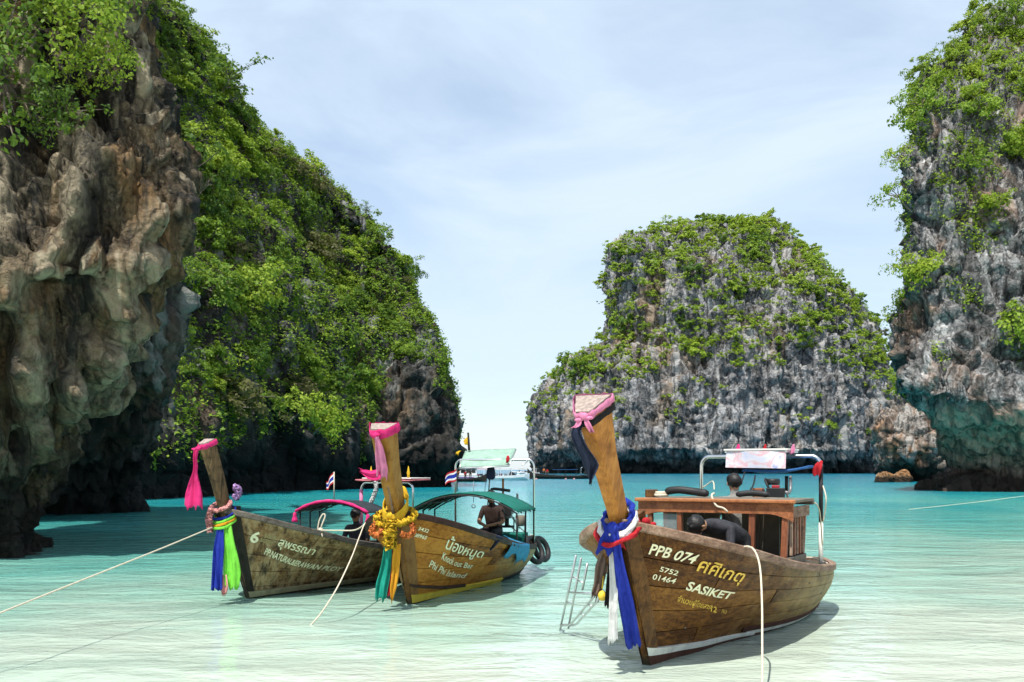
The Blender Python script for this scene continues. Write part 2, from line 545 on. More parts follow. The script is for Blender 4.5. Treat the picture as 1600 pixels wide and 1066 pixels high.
def cliff(name, ctrl, nr, nc, S, seed, mat, label, amp=.5, flip=False, pits=0.0, notch=None, ribs=None, **kw):
    G = sheet(ctrl, nr, nc)
    N = grid_normals(G)
    if flip: N = -N
    P = G.reshape(-1, 3)
    d = karst(P, S, seed, **kw).reshape(nr, nc)
    if notch:
        kk = dict(kw); kk.update(block=.12, flute=2.6, fine=.5)
        d2 = (fbm(P * np.array((.55, .55, .05)), 3, seed + 3, ridged=True) * 1.0 + fbm(P * np.array((1.6, 1.6, .10)), 3, seed + 4, ridged=True) * .55 + fbm(P * .35, 3, seed + 5) * 1.2 + fbm(P * 2.2, 2, seed + 6) * .10).reshape(nr, nc)
        wz = (1 - sstep(notch * .75, notch * 1.15, G[..., 2] + fbm(P / S * .4, 2, seed + 90).reshape(nr, nc) * notch * .6)) * sstep(1.2, 3.0, G[..., 2])
        d = d * (1 - wz) + d2 * wz * .85
    if pits:
        # dissolution hollows and draperies
        q = P / S
        wq = q + np.stack([fbm(q * .7 + 31 * k, 2, seed + 60 + k) for k in range(3)], 1) * .6
        h = fbm(wq * np.array((.55, .55, .26)), 3, seed + 71).reshape(nr, nc)
        d = d - sstep(.10, .32, h) * pits
        cur = fbm(wq * np.array((.9, .9, .10)), 2, seed + 77, ridged=True).reshape(nr, nc)
        d = d + np.maximum(0, cur - .35) * 1.1 * pits * .5
    d = d - d.mean()
    pale = np.zeros((nr, nc))
    if ribs:
        gx = CX + F * G[..., 0] / G[..., 1]; gy = HY - F * (G[..., 2] - CAMH) / G[..., 1]
        wob = fbm(P * 1.3, 3, seed + 95).reshape(nr, nc) * 16
        for pts, w, a in ribs:
            best = np.full((nr, nc), 1e9)
            for (x0, y0), (x1, y1) in zip(pts[:-1], pts[1:]):
                L2 = (x1 - x0) ** 2 + (y1 - y0) ** 2
                t = np.clip(((gx + wob - x0) * (x1 - x0) + (gy - y0) * (y1 - y0)) / L2, 0, 1)
                best = np.minimum(best, np.hypot(gx + wob - x0 - t * (x1 - x0), gy - y0 - t * (y1 - y0)))
            k_ = np.exp(-(best / w) ** 2)
            d = d * (1 - .25 * k_) + a * .85 * k_ / (amp * S)
            if a > 0: pale = np.maximum(pale, k_)
    D = G + N * (d * amp * S)[..., None]
    fl = not flip
    o = obj(name, mesh_data(name, D.reshape(-1, 3), grid_faces(nr, nc, fl), mat, False))
    if ribs:
        at = o.data.attributes.new('pale', 'FLOAT', 'POINT'); at.data.foreach_set('value', pale.ravel().astype(np.float32))
    tag(o, label, 'cliff')
    NN = grid_normals(np.stack([blur(D[..., k], 2) for k in range(3)], -1))
    if flip: NN = -NN
    return D, NN, o

# --- near cliff: overhanging block at the far left, rising out of frame
# flowstone pillars and hollows of the near face (photo pixels on that face, half width in pixels, relief in metres)
NEAR_RIBS = [([(25, 430), (45, 520), (58, 600), (66, 700)], 20, .55), ([(120, 290), (75, 400), (20, 470), (-60, 560)], 20, .40), ([(200, 400), (188, 480), (182, 540)], 16, .55),
             ([(150, 540), (165, 600), (148, 650)], 22, .45), ([(108, 545), (104, 650)], 13, .35), ([(132, 230), (122, 330)], 16, .35), ([(240, 330), (232, 420)], 16, .3), ([(10, 250), (-5, 380)], 18, .4),
             ([(50, 455), (85, 445), (106, 480), (100, 570)], 15, -.75), ([(8, 500), (5, 600), (20, 690)], 15, -.6), ([(128, 450), (146, 520)], 17, -.55), ([(62, 240), (78, 330)], 14, -.5), ([(172, 290), (176, 380)], 13, -.45),
             ([(130, 580), (132, 670)], 11, -.5), ([(215, 250), (225, 320)], 12, -.35), ([(78, 600), (84, 720)], 10, -.45), ([(35, 300), (40, 380)], 13, -.45)]
def near_cliff():
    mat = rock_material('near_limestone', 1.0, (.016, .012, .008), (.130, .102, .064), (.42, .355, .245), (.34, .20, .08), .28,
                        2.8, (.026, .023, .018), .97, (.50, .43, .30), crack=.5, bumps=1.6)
    rows = [(-330, 175, 25.0), (-150, 190, 24.0), (0, 200, 23.2), (94, 226, 22.6), (169, 242, 22.0), (234, 282, 21.4), (305, 288, 21.0),
            (375, 278, 20.7), (431, 256, 20.6), (470, 222, 20.7), (520, 190, 20.9), (590, 166, 21.0), (634, 146, 21.1), (690, 104, 21.2),
            (728, 92, 21.3), (790, 52, 21.6), (836, 42, 21.6), (869, 52, 21.5), (900, 62, 21.4), (990, 66, 21.3)]
    fs = [0, .2, .4, .6, .78, .9, .97, 1.0]
    bl = [0.3, 0.0, 0.0, .25, .7, 1.3, 2.1, 3.2]
    ctrl = []
    for i, (py, e, d) in enumerate(rows):
        cols = [W(-420 + (e + 420) * f, py, d + b) for f, b in zip(fs, bl)]
        cols += [W(e - 14, py, d + 6.0), W(e - 60, py, d + 11.0)]
        ctrl.append(cols)
    ctrl.insert(0, [p + np.array((-.3 * i, 9.0, .3)) for i, p in enumerate(ctrl[0])])
    ctrl = ctrl[::-1]
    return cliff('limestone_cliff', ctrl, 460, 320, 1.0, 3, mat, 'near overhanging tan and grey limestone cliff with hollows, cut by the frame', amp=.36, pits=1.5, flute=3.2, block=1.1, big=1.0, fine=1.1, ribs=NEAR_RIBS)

# --- recessed shadowy wall with stone draperies between the near cliff and the wooded one
def recess_wall():
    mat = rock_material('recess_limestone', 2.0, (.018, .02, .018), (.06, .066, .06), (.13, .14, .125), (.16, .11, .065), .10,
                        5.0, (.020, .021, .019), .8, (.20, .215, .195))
    rows = [(300, 215, 37), (360, 245, 36), (430, 272, 35.5), (500, 274, 35.5), (560, 268, 36), (610, 258, 37), (650, 236, 39), (700, 222, 41),
            (750, 212, 43), (785, 206, 44), (803, 204, 45), (830, 204, 45)]
    fs = [0, .25, .5, .7, .85, .95, 1.0]
    bl = [-1.5, -1.0, 0.0, .6, 1.3, 2.2, 3.6]
    ctrl = []
    for py, e, d in rows:
        cols = [W(-120 + (e + 120) * f, py, d + b) for f, b in zip(fs, bl)] + [W(e - 10, py, d + 8), W(e - 70, py, d + 14)]
        ctrl.append(cols)
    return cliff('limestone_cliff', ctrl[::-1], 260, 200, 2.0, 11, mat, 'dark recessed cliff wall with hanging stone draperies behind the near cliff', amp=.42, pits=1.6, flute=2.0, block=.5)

# --- long wooded cliff on the left, running back to the bay mouth
def wooded_cliff():
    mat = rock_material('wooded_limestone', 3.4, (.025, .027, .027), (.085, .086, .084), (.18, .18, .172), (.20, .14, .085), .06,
                        6.5, (.016, .017, .016), .75, (.22, .23, .215))  # near-black foot band: wet rock, plus shade of trees and overhang painted in
    cols = [  # base (px, py, d), ridge (px, py, d)
        ((-160, 835, 36), (-260, -560, 62)), ((60, 798, 52), (0, -360, 76)), ((200, 786, 62), (120, -190, 88)), ((320, 775, 76), (215, -55, 98)),
        ((440, 769, 89), (328, 100, 110)), ((560, 765, 101), (448, 245, 122)), ((640, 763, 108), (540, 325, 128)), ((684, 761.5, 113), (618, 425, 134))]
    vs = [-.03, 0.0, .05, .09, .16, .26, .38, .52, .66, .8, .92, 1.0]
    edge = [(676, 790), (676, 762), (683, 745), (702, 715), (702, 668), (692, 622), (678, 566), (662, 520), (646, 482), (632, 450), (625, 430), (618, 412)]
    ctrl = []
    for ri, v in enumerate(vs):
        row = []
        for ci, (b, t) in enumerate(cols):
            if ci == len(cols) - 1:
                px, py = edge[ri]; d = b[2] + 18 * max(0, v) ** 1.4
            else:
                px = b[0] + (t[0] - b[0]) * v
                py = b[1] + (t[1] - b[1]) * v
                d = b[2] + (t[2] - b[2]) * max(0, v) ** 1.55
            # tidal notch
            d += {0: 3.0, 1: 3.0, 2: 2.4, 3: .3}.get(ri, 0.0)
            row.append(W(px, py, d))
        e = edge[ri]; d0 = cols[-1][0][2] + 18 * max(0, v) ** 1.4
        row.append(W(e[0] - 6, e[1], d0 + 16)); row.append(W(e[0] - 60, e[1], d0 + 55))
        ctrl.append(row)
    # over the ridge
    top = [W(PX(p)[0] - 20, PX(p)[1] + 40, p[1] + 40) for p in ctrl[-1]]
    ctrl.append(top)
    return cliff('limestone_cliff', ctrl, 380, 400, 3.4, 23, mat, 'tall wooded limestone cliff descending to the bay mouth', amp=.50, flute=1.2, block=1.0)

# --- cliff on the right
def right_cliff():
    mat = rock_material('right_limestone', 2.6, (.09, .09, .093), (.26, .26, .26), (.46, .455, .445), (.48, .29, .18), .10,
                        2.6, (.045, .032, .024), .55, (.58, .40, .30), 7.0)
    rows = [(795, 1462, 89), (772, 1464, 89.5), (758, 1480, 91), (742, 1492, 92.5), (722, 1482, 92), (700, 1473, 91), (678, 1471, 89), (655, 1460, 86.5), (632, 1446, 85.5), (606, 1412, 86), (569, 1400, 87),
            (526, 1394, 88), (498, 1402, 88.5), (459, 1418, 89), (400, 1413, 90), (340, 1413, 91), (260, 1420, 92.5), (190, 1440, 94), (130, 1478, 97), (70, 1530, 101), (10, 1585, 106), (-80, 1650, 112), (-220, 1730, 125)]
    fs = [0.0, .05, .14, .28, .5, .75, 1.0]
    bl = [5.0, 2.4, .9, 0, -1.0, -2.5, -5]
    ctrl = []
    for py, e, d in rows:
        cols = [W(e + 70, py, d + 40), W(e + 8, py, d + 12)] + [W(e + (1960 - e) * f, py, d + b) for f, b in zip(fs, bl)]
        ctrl.append(cols)
    return cliff('limestone_cliff', ctrl, 420, 260, 2.6, 37, mat, 'grey cracked limestone cliff with undercut streaked foot, frame right edge', amp=.50, block=1.3, flute=1.4, notch=8.0)

def right_cliff_back():
    mat = rock_material('pale_limestone', 3.0, (.10, .092, .085), (.30, .275, .25), (.48, .45, .41), (.46, .26, .14), .30,
                        3.6, (.028, .026, .024), .45, (.40, .385, .36))
    rows = [(765, 1384, 168), (750, 1386, 168), (738, 1384, 167), (724, 1377, 165), (700, 1377, 164), (671, 1377, 164), (640, 1390, 166), (610, 1402, 168), (570, 1410, 172), (530, 1420, 178), (495, 1440, 186)]
    fs = [0.0, .1, .3, .6, 1.0]
    bl = [6, 2.2, 0, -1, 0]
    ctrl = []
    for py, e, d in rows:
        ctrl.append([W(e + 60, py, d + 50), W(e + 6, py, d + 16)] + [W(e + (1560 - e) * f, py, d + b) for f, b in zip(fs, bl)])
    return cliff('limestone_cliff', ctrl, 200, 150, 3.0, 41, mat, 'pale orange-stained rock buttress behind the foot of the right-hand cliff', amp=.42, block=1.2, flute=.6)

# --- island across the bay
def island():
    mat = rock_material('island_limestone', 9.0, (.10, .10, .105), (.26, .26, .265), (.44, .435, .43), (.36, .26, .17), .02,
                        10.5, (.055, .058, .055), .55, (.36, .355, .345))
    rows = [(752, 848, 1392, 492), (742, 848, 1392, 492), (736, 846, 1392, 491), (724, 842, 1394, 489), (712, 840, 1396, 484), (704, 839, 1397, 478), (690, 839, 1398, 478), (640, 842, 1398, 481), (596, 868, 1394, 485),
            (556, 916, 1378, 490), (540, 948, 1372, 493), (524, 953, 1364, 495), (492, 953, 1342, 499), (445, 955, 1306, 506), (412, 957, 1276, 513), (394, 960, 1246, 520), (380, 974, 1230, 528), (370, 1025, 1220, 537), (363, 1095, 1208, 546), (360, 1140, 1196, 556)]
    fs = np.array([-1, -.93, -.75, -.45, -.15, .15, .45, .75, .93, 1])
    ctrl = []
    for py, el, er, d in rows:
        c, h = (el + er) / 2, (er - el) / 2
        dep = 62 * min(1.0, h / 200.0)
        cols = [W(el + 40, py, d + dep + 90), W(el + 4, py, d + dep + 35)]
        for f in fs:
            cols.append(W(c + h * f, py, d + dep * (1 - math.sqrt(max(0, 1 - f * f)))))
        cols += [W(er - 4, py, d + dep + 35), W(er - 40, py, d + dep + 90)]
        ctrl.append(cols)
    ctrl.append([W(PX(p)[0], PX(p)[1] + 3, p[1] + 45) for p in ctrl[-1]])
    return cliff('limestone_island', ctrl, 330, 460, 9.0, 53, mat, 'steep flat-topped limestone island with shrubs across the bay', amp=.46, block=.8, flute=2.8)

C_NEAR = near_cliff()
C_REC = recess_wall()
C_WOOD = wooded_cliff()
C_RIGHT = right_cliff()
C_RBACK = right_cliff_back()
C_ISLE = island()
# ------------------------------------------------------------------ vegetation
rng = np.random.default_rng(7)

def leaf_material(name, cols, trans=.42):
    m = Mat(name)
    at = m.n('Attribute', p_attribute_name='rnd').outputs['Fac']
    oi = m.n('ObjectInfo').outputs['Random']
    f = m.math('ADD', m.math('MULTIPLY', at, .55), m.math('MULTIPLY', oi, .45))
    c = m.ramp(f, [(i / (len(cols) - 1), k) for i, k in enumerate(cols)])
    p = m.t.nodes.new('ShaderNodeBsdfPrincipled')
    m.put(p.inputs['Base Color'], c); m.put(p.inputs['Roughness'], .55); m.put(p.inputs['Specular IOR Level'], .25)
    t = m.n('BsdfTranslucent', Color=m.mix(.5, c, (.20, .28, .02)))
    mx = m.t.nodes.new('ShaderNodeMixShader')
    mx.inputs[0].default_value = trans
    m.t.links.new(p.outputs[0], mx.inputs[1]); m.t.links.new(t.outputs[0], mx.inputs[2])
    m.surf(mx)
    return m.m

LEAF = [leaf_material('leaf_deep_green', [(.022, .062, .012), (.062, .135, .018), (.14, .245, .026), (.24, .35, .04)]),
        leaf_material('leaf_mid_green', [(.045, .105, .012), (.135, .24, .022), (.26, .375, .034), (.38, .46, .06)]),
        leaf_material('leaf_yellow_green', [(.09, .165, .014), (.185, .295, .022), (.31, .41, .035), (.43, .49, .07)]),
        leaf_material('leaf_dry_olive', [(.06, .06, .025), (.10, .10, .04), (.14, .14, .05), (.20, .18, .08)])]
def bark_material():
    m = Mat('bark')
    n = m.noise(m.map((1, 1, .2)), 9.0, 4.0)
    m.bsdf(m.ramp(n, [(.3, (.07, .055, .04)), (.7, (.22, .19, .15))]), .9, .2, 0.0, m.bump(n, .5, .03))
    return m.m
BARK = bark_material()

def leaves_at(cent, nrm, size, r, asp=.55):
    """one folded leaf (4 corners) per centre; returns verts, faces, rnd"""
    n = len(cent)
    a = r.normal(size=(n, 3)); a -= nrm * (a * nrm).sum(1, keepdims=True)
    a /= np.linalg.norm(a, axis=1, keepdims=True) + 1e-9
    b = np.cross(nrm, a)
    s = (size * r.uniform(.6, 1.3, n))[:, None]
    fold = nrm * s * .14
    V = np.stack((cent - a * s, cent + b * s * asp + fold, cent + a * s - fold, cent - b * s * asp + fold), 1).reshape(-1, 3)
    Fc = np.arange(n * 4).reshape(n, 4)
    return V, Fc, np.repeat(r.random(n), 4)

def leaf_mesh(name, V, Fc, rnd, mat):
    me = mesh_data(name, V, Fc, mat)
    at = me.attributes.new('rnd', 'FLOAT', 'POINT')
    at.data.foreach_set('value', rnd.astype(np.float32))
    return me

def crown_parts(seed, R0, flat, nclump, per, leaf, up=.9, lop=0.0, hollow=.35):
    """crown of leaf clumps about (0,0,h): returns leaf arrays and clump centres"""
    r = np.random.default_rng(seed)
    C = []
    while len(C) < nclump:
        p = r.uniform(-1, 1, 3)
        l = np.linalg.norm(p)
        if l > 1 or l < hollow or p[2] < -.55: continue
        q = p * np.array((1, 1, flat)) * R0
        q[0] += lop * R0 * (p[2] + .6)
        C.append(q * (1 + .25 * r.normal()))
    C = np.array(C)
    cen, nr = [], []
    for c in C:
        k = max(4, int(per * r.uniform(.5, 1.5)))
        cr = R0 * r.uniform(.20, .36)
        o = r.normal(size=(k, 3)); o /= np.linalg.norm(o, axis=1, keepdims=True)
        o *= (r.random((k, 1)) ** .45) * cr
        o[:, 2] *= .55
        cen.append(c + o)
        out = o / cr * .9 + (c / R0) * .5 + np.array((0, 0, up)) + r.normal(size=(k, 3)) * .55
        nr.append(out / np.linalg.norm(out, axis=1, keepdims=True))
    cen = np.concatenate(cen); nr = np.concatenate(nr)
    V, Fc, rn = leaves_at(cen, nr, leaf, r)
    return V, Fc, rn, C

def limb_mesh(seed, C, h, r0, nl=7, n=5):
    r = np.random.default_rng(seed)
    b = MB()
    fork = Vector((0, 0, h * .55))
    b.tube([(0, 0, -.5 * h), (r.normal() * .03 * h, r.normal() * .03 * h, h * .25), fork], [r0, r0 * .85, r0 * .7], n, False)
    for i in r.choice(len(C), min(nl, len(C)), False):
        e = Vector(C[i]) + Vector((0, 0, h))
        mid = fork.lerp(e, .5) + Vector((r.normal() * .08 * h, r.normal() * .08 * h, .10 * h))
        b.tube([fork, mid, e], [r0 * .55, r0 * .36, r0 * .12], 4, False)
    return b

def tree_proto(kind, seed, R0, flat, nclump, per, leaf, mat, h, lop=0.0, r0=None, nl=7):
    V, Fc, rn, C = crown_parts(seed, R0, flat, nclump, per, leaf, lop=lop)
    V = V + np.array((0, 0, h))
    t = limb_mesh(seed + 1, C, h, r0 or R0 * .055, nl)
    return leaf_mesh(kind + '_crown', V, Fc, rn, mat), mesh_data(kind + '_trunk', t.v, t.f, BARK, True)

# medium trees for the wooded cliffs (crown radius about 1, scaled when planted)
PROTO_MID = [tree_proto('jungle', 100 + i, 1.0, f, 34, 44, .074, LEAF[m], .75, lop)
             for i, (f, m, lop) in enumerate(((.75, 0, 0), (.6, 1, .1), (.55, 2, 0), (.8, 1, 0), (.5, 2, .15), (.7, 0, .1), (.65, 3, 0), (.6, 1, 0), (.9, 0, 0)))]
PROTO_SPARSE = [tree_proto('wispy', 200 + i, 1.0, f, 20, 22, .062, LEAF[m], .9, lop, .035, 12)
                for i, (f, m, lop) in enumerate(((.6, 1, .3), (.5, 2, .2), (.8, 0, .25)))]
def far_proto(seed, f, m):
    V, Fc, rn, C = crown_parts(seed, 1.0, f, 22, 26, .115)
    V = V + np.array((0, 0, .45))
    t = limb_mesh(seed + 1, C, .45, .06, 10, 4)
    me = leaf_mesh('island_tree_crown', np.concatenate((V, np.array(t.v))), np.concatenate((Fc, np.array(t.f) + len(V))), np.concatenate((rn, np.zeros(len(t.v)))), [LEAF[m], BARK])
    mi = np.zeros(len(Fc) + len(t.f), np.int32); mi[len(Fc):] = 1
    me.polygons.foreach_set('material_index', mi)
    me['leaf_verts'] = len(V)
    return me
PROTO_FAR = [far_proto(300 + i, f, m) for i, (f, m) in enumerate(((.7, 0), (.6, 1), (.55, 2), (.75, 0), (.6, 1), (.65, 3), (.5, 2)))]

def face_points(D, N, wfun, count, mind, r, tries=14):
    """points on the relief D with normals N, weighted by wfun(P, N, px, py), at least mind(px,py) apart in metres; camera side only, in frame"""
    P = D.reshape(-1, 3); NN = N.reshape(-1, 3)
    px = CX + F * P[:, 0] / P[:, 1]; py = HY - F * (P[:, 2] - CAMH) / P[:, 1]
    view = np.array((0, 0, CAMH)) - P
    fac = (view * NN).sum(1) / np.linalg.norm(view, axis=1)
    w = wfun(P, NN, px, py) * (fac > -.12) * (px > -25) * (px < 1625) * (py > -30)
    # equal weight per area
    du = np.linalg.norm(np.gradient(D, axis=1), axis=2) * np.linalg.norm(np.gradient(D, axis=0), axis=2)
    w = np.clip(w, 0, None) * du.ravel()
    if w.sum() <= 0: return []
    idx = r.choice(len(P), min(count * tries, len(P)), False, w / w.sum()) if (w > 0).sum() > count * tries else r.permutation(np.flatnonzero(w))
    got, cell = [], {}
    for i in idx:
        p = P[i]; k = tuple((p // mind).astype(int)); ok = True
        for a in (-1, 0, 1):
            for b in (-1, 0, 1):
                for c in (-1, 0, 1):
                    for q in cell.get((k[0] + a, k[1] + b, k[2] + c), ()):
                        if ((q - p) ** 2).sum() < mind * mind: ok = False
        if ok:
            cell.setdefault(k, []).append(p); got.append(i)
            if len(got) >= count: break
    return [(P[i], NN[i], px[i], py[i]) for i in got]

def plant(protos, p, n, size, r, name, label, group, lean=.5, sx=1.0, fixed=False):
    crown, trunk = protos
    root = empty(name, p - n * size * .15)
    up = Vector((0, 0, 1)).lerp(Vector(n), lean * (1.0 if fixed else float(r.uniform(.4, 1.0)))).normalized()
    q = up.to_track_quat('Z', 'Y') @ Matrix.Rotation(float(r.uniform(0, 6.28)), 3, 'Z').to_quaternion()
    root.rotation_euler = q.to_euler()
    s = size * float(r.uniform(.8, 1.2))
    root.scale = (s * sx, s * sx, s)
    tag(root, label, 'tree', group)
    obj('crown', crown, root)
    obj('trunk', trunk, root)
    return root

def cover(name, D, N, wfun, count, size, mats, label, r, leafn=10, spread=1.0):
    """ground-hugging undergrowth: leaf clumps over the rock, one object"""
    pts = face_points(D, N, wfun, count, size * .35, r, 6)
    if not pts: return
    P = np.array([p for p, n, a, b in pts]); NN = np.array([n for p, n, a, b in pts])
    cen, nr, rn0 = [], [], []
    tone = fbm(P / (size * 6), 2, 91) * 1.6 + .45
    for k in range(leafn):
        o = r.normal(size=P.shape) * size * .45 * spread
        cen.append(P + NN * size * .3 + o)
        v = NN * .5 + np.array((0, 0, .8)) + r.normal(size=P.shape) * .5
        nr.append(v / np.linalg.norm(v, axis=1, keepdims=True)); rn0.append(tone)
    cen = np.concatenate(cen); nr = np.concatenate(nr); tn = np.concatenate(rn0)
    V, Fc, rn = leaves_at(cen, nr, size * .34, r)
    rn = np.clip(rn * .6 + np.repeat(tn, 4) * .5, 0, 1)
    me = leaf_mesh(name, V, Fc, rn, mats)
    o = obj(name, me)
    tag(o, label, 'foliage', kind='stuff')
    return o

def band(x, a, b, s):
    return sstep(a - s, a + s, x) * (1 - sstep(b - s, b + s, x))

# ---- wooded cliff: trees almost everywhere above a ragged lower line
def w_wood(P, N, px, py):
    low = np.interp(px, (200, 300, 420, 520, 560, 620, 660, 690, 710), (740, 690, 650, 690, 640, 560, 545, 590, 640))
    low = low + fbm(P / 9.0, 3, 61) * 170
    bare = fbm(P / 7.0, 3, 67)
    return sstep(25, -25, py - low) * np.where(bare > .13, .02, 1.0) * np.where(px > 655, .35, 1.0) * (py < 720)
TONES = {0: 'dark green', 5: 'dark green', 8: 'deep green', 1: 'fresh green', 3: 'mid green', 7: 'mid green', 2: 'yellow-green', 4: 'yellow-green', 6: 'olive'}
TONEF = {0: 'dark green', 3: 'dark green', 1: 'mid green', 4: 'mid green', 5: 'olive', 2: 'yellow-green', 6: 'yellow-green'}
def zone(py, edges, names):
    for e, n in zip(edges, names):
        if py < e: return n
    return names[-1]
D, N, _ = C_WOOD
# nothing grows where the nearer cliffs hide it
def _hid(px, py):
    e = np.interp(py, (-40, 0, 94, 169, 234, 305, 375, 431, 470, 520, 610, 700, 800), (195, 200, 226, 242, 282, 288, 278, 268, 262, 262, 252, 220, 204))
    return px < e - 4
for i, (p, n, px, py) in enumerate(face_points(D, N, lambda P, NN, a, b: w_wood(P, NN, a, b) * ~_hid(a, b) * (.4 + (b > 0)), 290, 2.1, rng)):
    big = rng.random()
    k = int(rng.integers(len(PROTO_MID)))
    tone = gnoise(np.array([p / 13.0]), 5)[0] + .15 * rng.normal()
    opts = (0, 5, 8, 3) if tone < -.10 else (2, 4, 1, 6) if tone > .12 else (1, 3, 7, 0, 4)
    k = opts[int(rng.integers(len(opts)))]
    edge = px > np.interp(py, (0, 110, 190, 290, 375, 490, 590, 650), (280, 325, 400, 490, 570, 630, 665, 685))
    pr = PROTO_SPARSE[int(rng.integers(3))] if (edge and rng.random() < .45) or rng.random() < .10 else PROTO_MID[k]
    col = zone(px, (320, 380, 440, 500, 560, 620, 9999), ('beside the near cliff', 'behind the left bow post', 'above the left boat', 'above the pink canopy', 'left of the middle bow post', 'above the middle boat', 'towards the bay mouth'))
    plant(pr, p, n, float(1.15 + 2.1 * big ** 2.0) * (.75 if py > 520 else .7 if edge else 1.0), rng, 'jungle_tree',
          ('large ' if big > .72 else 'small ' if big < .3 else '') + ('wispy' if pr in PROTO_SPARSE else TONES[k]) + ' tree on the wooded cliff ' + ('skyline ' if edge else zone(py, (100, 200, 300, 400, 500, 600, 999), ('top ', 'high slope ', 'upper slope ', 'middle slope ', 'lower slope ', 'low slope ', 'lowest fringe '))) + col, 'trees on the wooded cliff', .55)
cover('undergrowth', D, N, lambda P, NN, a, b: w_wood(P, NN, a, b) * ~_hid(a, b), 15000, .62, LEAF[0], 'dense shrubs and creepers covering the wooded cliff', rng, 7)
cover('undergrowth', D, N, lambda P, NN, a, b: w_wood(P, NN, a, b) * ~_hid(a, b) * (fbm(P / 8.0, 2, 77) > -.02), 9000, .5, LEAF[1], 'paler scrub between the trees of the wooded cliff', rng, 6)

# ---- right cliff
def w_right(P, N, px, py):
    c = np.interp(py, (-40, 30, 120, 200, 280, 360, 420, 480, 560, 600, 640), (1.0, 1.0, .95, .6, .5, .4, .4, .3, .35, .1, 0))
    f = fbm(P / 6.5, 3, 83)
    return np.where(f > .30 - .50 * c, 1.0, .0) * c
D, N, _ = C_RIGHT
for i, (p, n, px, py) in enumerate(face_points(D, N, w_right, 95, 2.2, rng)):
    k = int(rng.choice((1, 2, 4, 7, 3, 2)))
    pr = PROTO_SPARSE[int(rng.integers(3))] if (px < 1450 or rng.random() < .2) else PROTO_MID[k]
    plant(pr, p, n, float(rng.uniform(1.0, 2.3)) * (.85 if py < 150 else 1.0), rng, 'cliff_tree',
          ('wispy open-crowned' if pr in PROTO_SPARSE else TONES[k]) + ' tree clinging to the right-hand cliff ' + zone(py, (40, 90, 140, 200, 260, 330, 400, 470, 999), ('at the very top', 'near the top', 'high up', 'in the upper face', 'above the middle', 'at the middle', 'below the middle', 'low down', 'on the lowest ledges')) + zone(px, (1450, 1520, 9999), (' by its sky edge', '', ' by the frame edge')), 'trees on the right-hand cliff', .75)
for px, py, s_, lab in ((1446, 175, 2.0, 'bushy spray overhanging sky at the upper corner of the right-hand cliff'), (1418, 258, 1.8, 'small tree jutting into the sky from the right-hand cliff, upper of two'),
                        (1412, 318, 1.9, 'small tree jutting into the sky from the right-hand cliff, lower of two'), (1420, 425, 2.2, 'pale feathery tree leaning out from the right-hand cliff halfway down'),
                        (1452, 435, 1.9, 'bright yellow-green tree beside the pale feathery one on the cliff'), (1585, 25, 2.4, 'leafy tree at the very top of the right-hand cliff')):
    plant(PROTO_SPARSE[1] if s_ == 2.2 else PROTO_MID[2] if s_ == 1.9 and px > 1440 else PROTO_SPARSE[0] if s_ < 2 else PROTO_MID[1], W(px, py, 90.5 + (12 if py < 50 else 0)), np.array((-.8, -.5, .35)), s_, rng, 'cliff_tree', lab, 'trees on the right-hand cliff', .8, 1.0, True)
cover('undergrowth', D, N, lambda P, NN, a, b: w_right(P, NN, a, b), 5200, .5, LEAF[1], 'scrub and creepers on the right-hand grey cliff', rng, 7)
D, N, _ = C_RBACK
for p, n, px, py in face_points(D, N, lambda P, NN, a, b: 1.0 * (b < 655) * (a < 1450) + .0, 9, 4.0, rng):
    plant(PROTO_MID[int(rng.choice((1, 2, 3)))], p, n, float(rng.uniform(1.8, 3.0)), rng, 'cliff_tree',
          zone(px, (1400, 1425, 9999), ('seaward', 'central', 'landward')) + ' green shrub ' + zone(py, (560, 610, 999), ('high', 'midway', 'low')) + ' on the pale buttress behind the right-hand cliff', 'shrubs on the pale buttress', .6)

# ---- island
def w_isle(P, N, px, py):
    c = np.interp(py, (335, 420, 500, 560, 610, 660, 695, 705), (1.0, .96, .84, .64, .42, .30, .16, 0))
    c = c + .30 * sstep(1180, 1340, px) * (py < 650) - .22 * (px < 1000) * (py > 400) * (py < 545) + .25 * (px < 1000) * (py > 560) * (py < 640)
    f = fbm(P / np.array((30., 30., 24.)), 4, 97) * 1.25
    return np.where(f > .30 - .62 * c, 1.0, .0) * np.clip(c, 0.02, 1)
D, N, _ = C_ISLE
ip = face_points(D, N, w_isle, 1350, 4.3, rng, 10)
for i, (p, n, px, py) in enumerate(ip[:300]):
    tone = gnoise(np.array([p / 45.0]), 9)[0] + .14 * rng.normal()
    opts = (0, 3, 1, 1) if tone < -.08 else (2, 6, 2) if tone > .04 else (1, 4, 2, 5)
    k = opts[int(rng.integers(len(opts)))]
    o = obj('island_tree', PROTO_FAR[k])
    o.location = p - n * .6
    s = float(2.6 + 4.6 * rng.random() ** 1.8) * (.75 if py > 600 else 1.0)
    o.scale = (s, s, s * float(rng.uniform(.8, 1.15)))
    up = Vector((0, 0, 1)).lerp(Vector(n), .35).normalized()
    o.rotation_euler = (up.to_track_quat('Z', 'Y') @ Matrix.Rotation(float(rng.uniform(0, 6.28)), 3, 'Z').to_quaternion()).to_euler()
    tag(o, ('large ' if s > 4.6 else 'small ' if s < 3.2 else '') + TONEF[k] + ' tree on the ' + zone(px, (900, 960, 1020, 1090, 1160, 1230, 1300, 9999), ('low left shoulder', 'left edge', 'left wall', 'left centre', 'middle', 'right centre', 'right flank', 'far right flank')) + ' of the island ' + zone(py, (375, 420, 470, 520, 570, 630, 999), ('at the skyline', 'just under the summit', 'in the upper wood', 'above the middle', 'below the middle', 'above bare rock', 'on bare rock')), 'trees on the island')
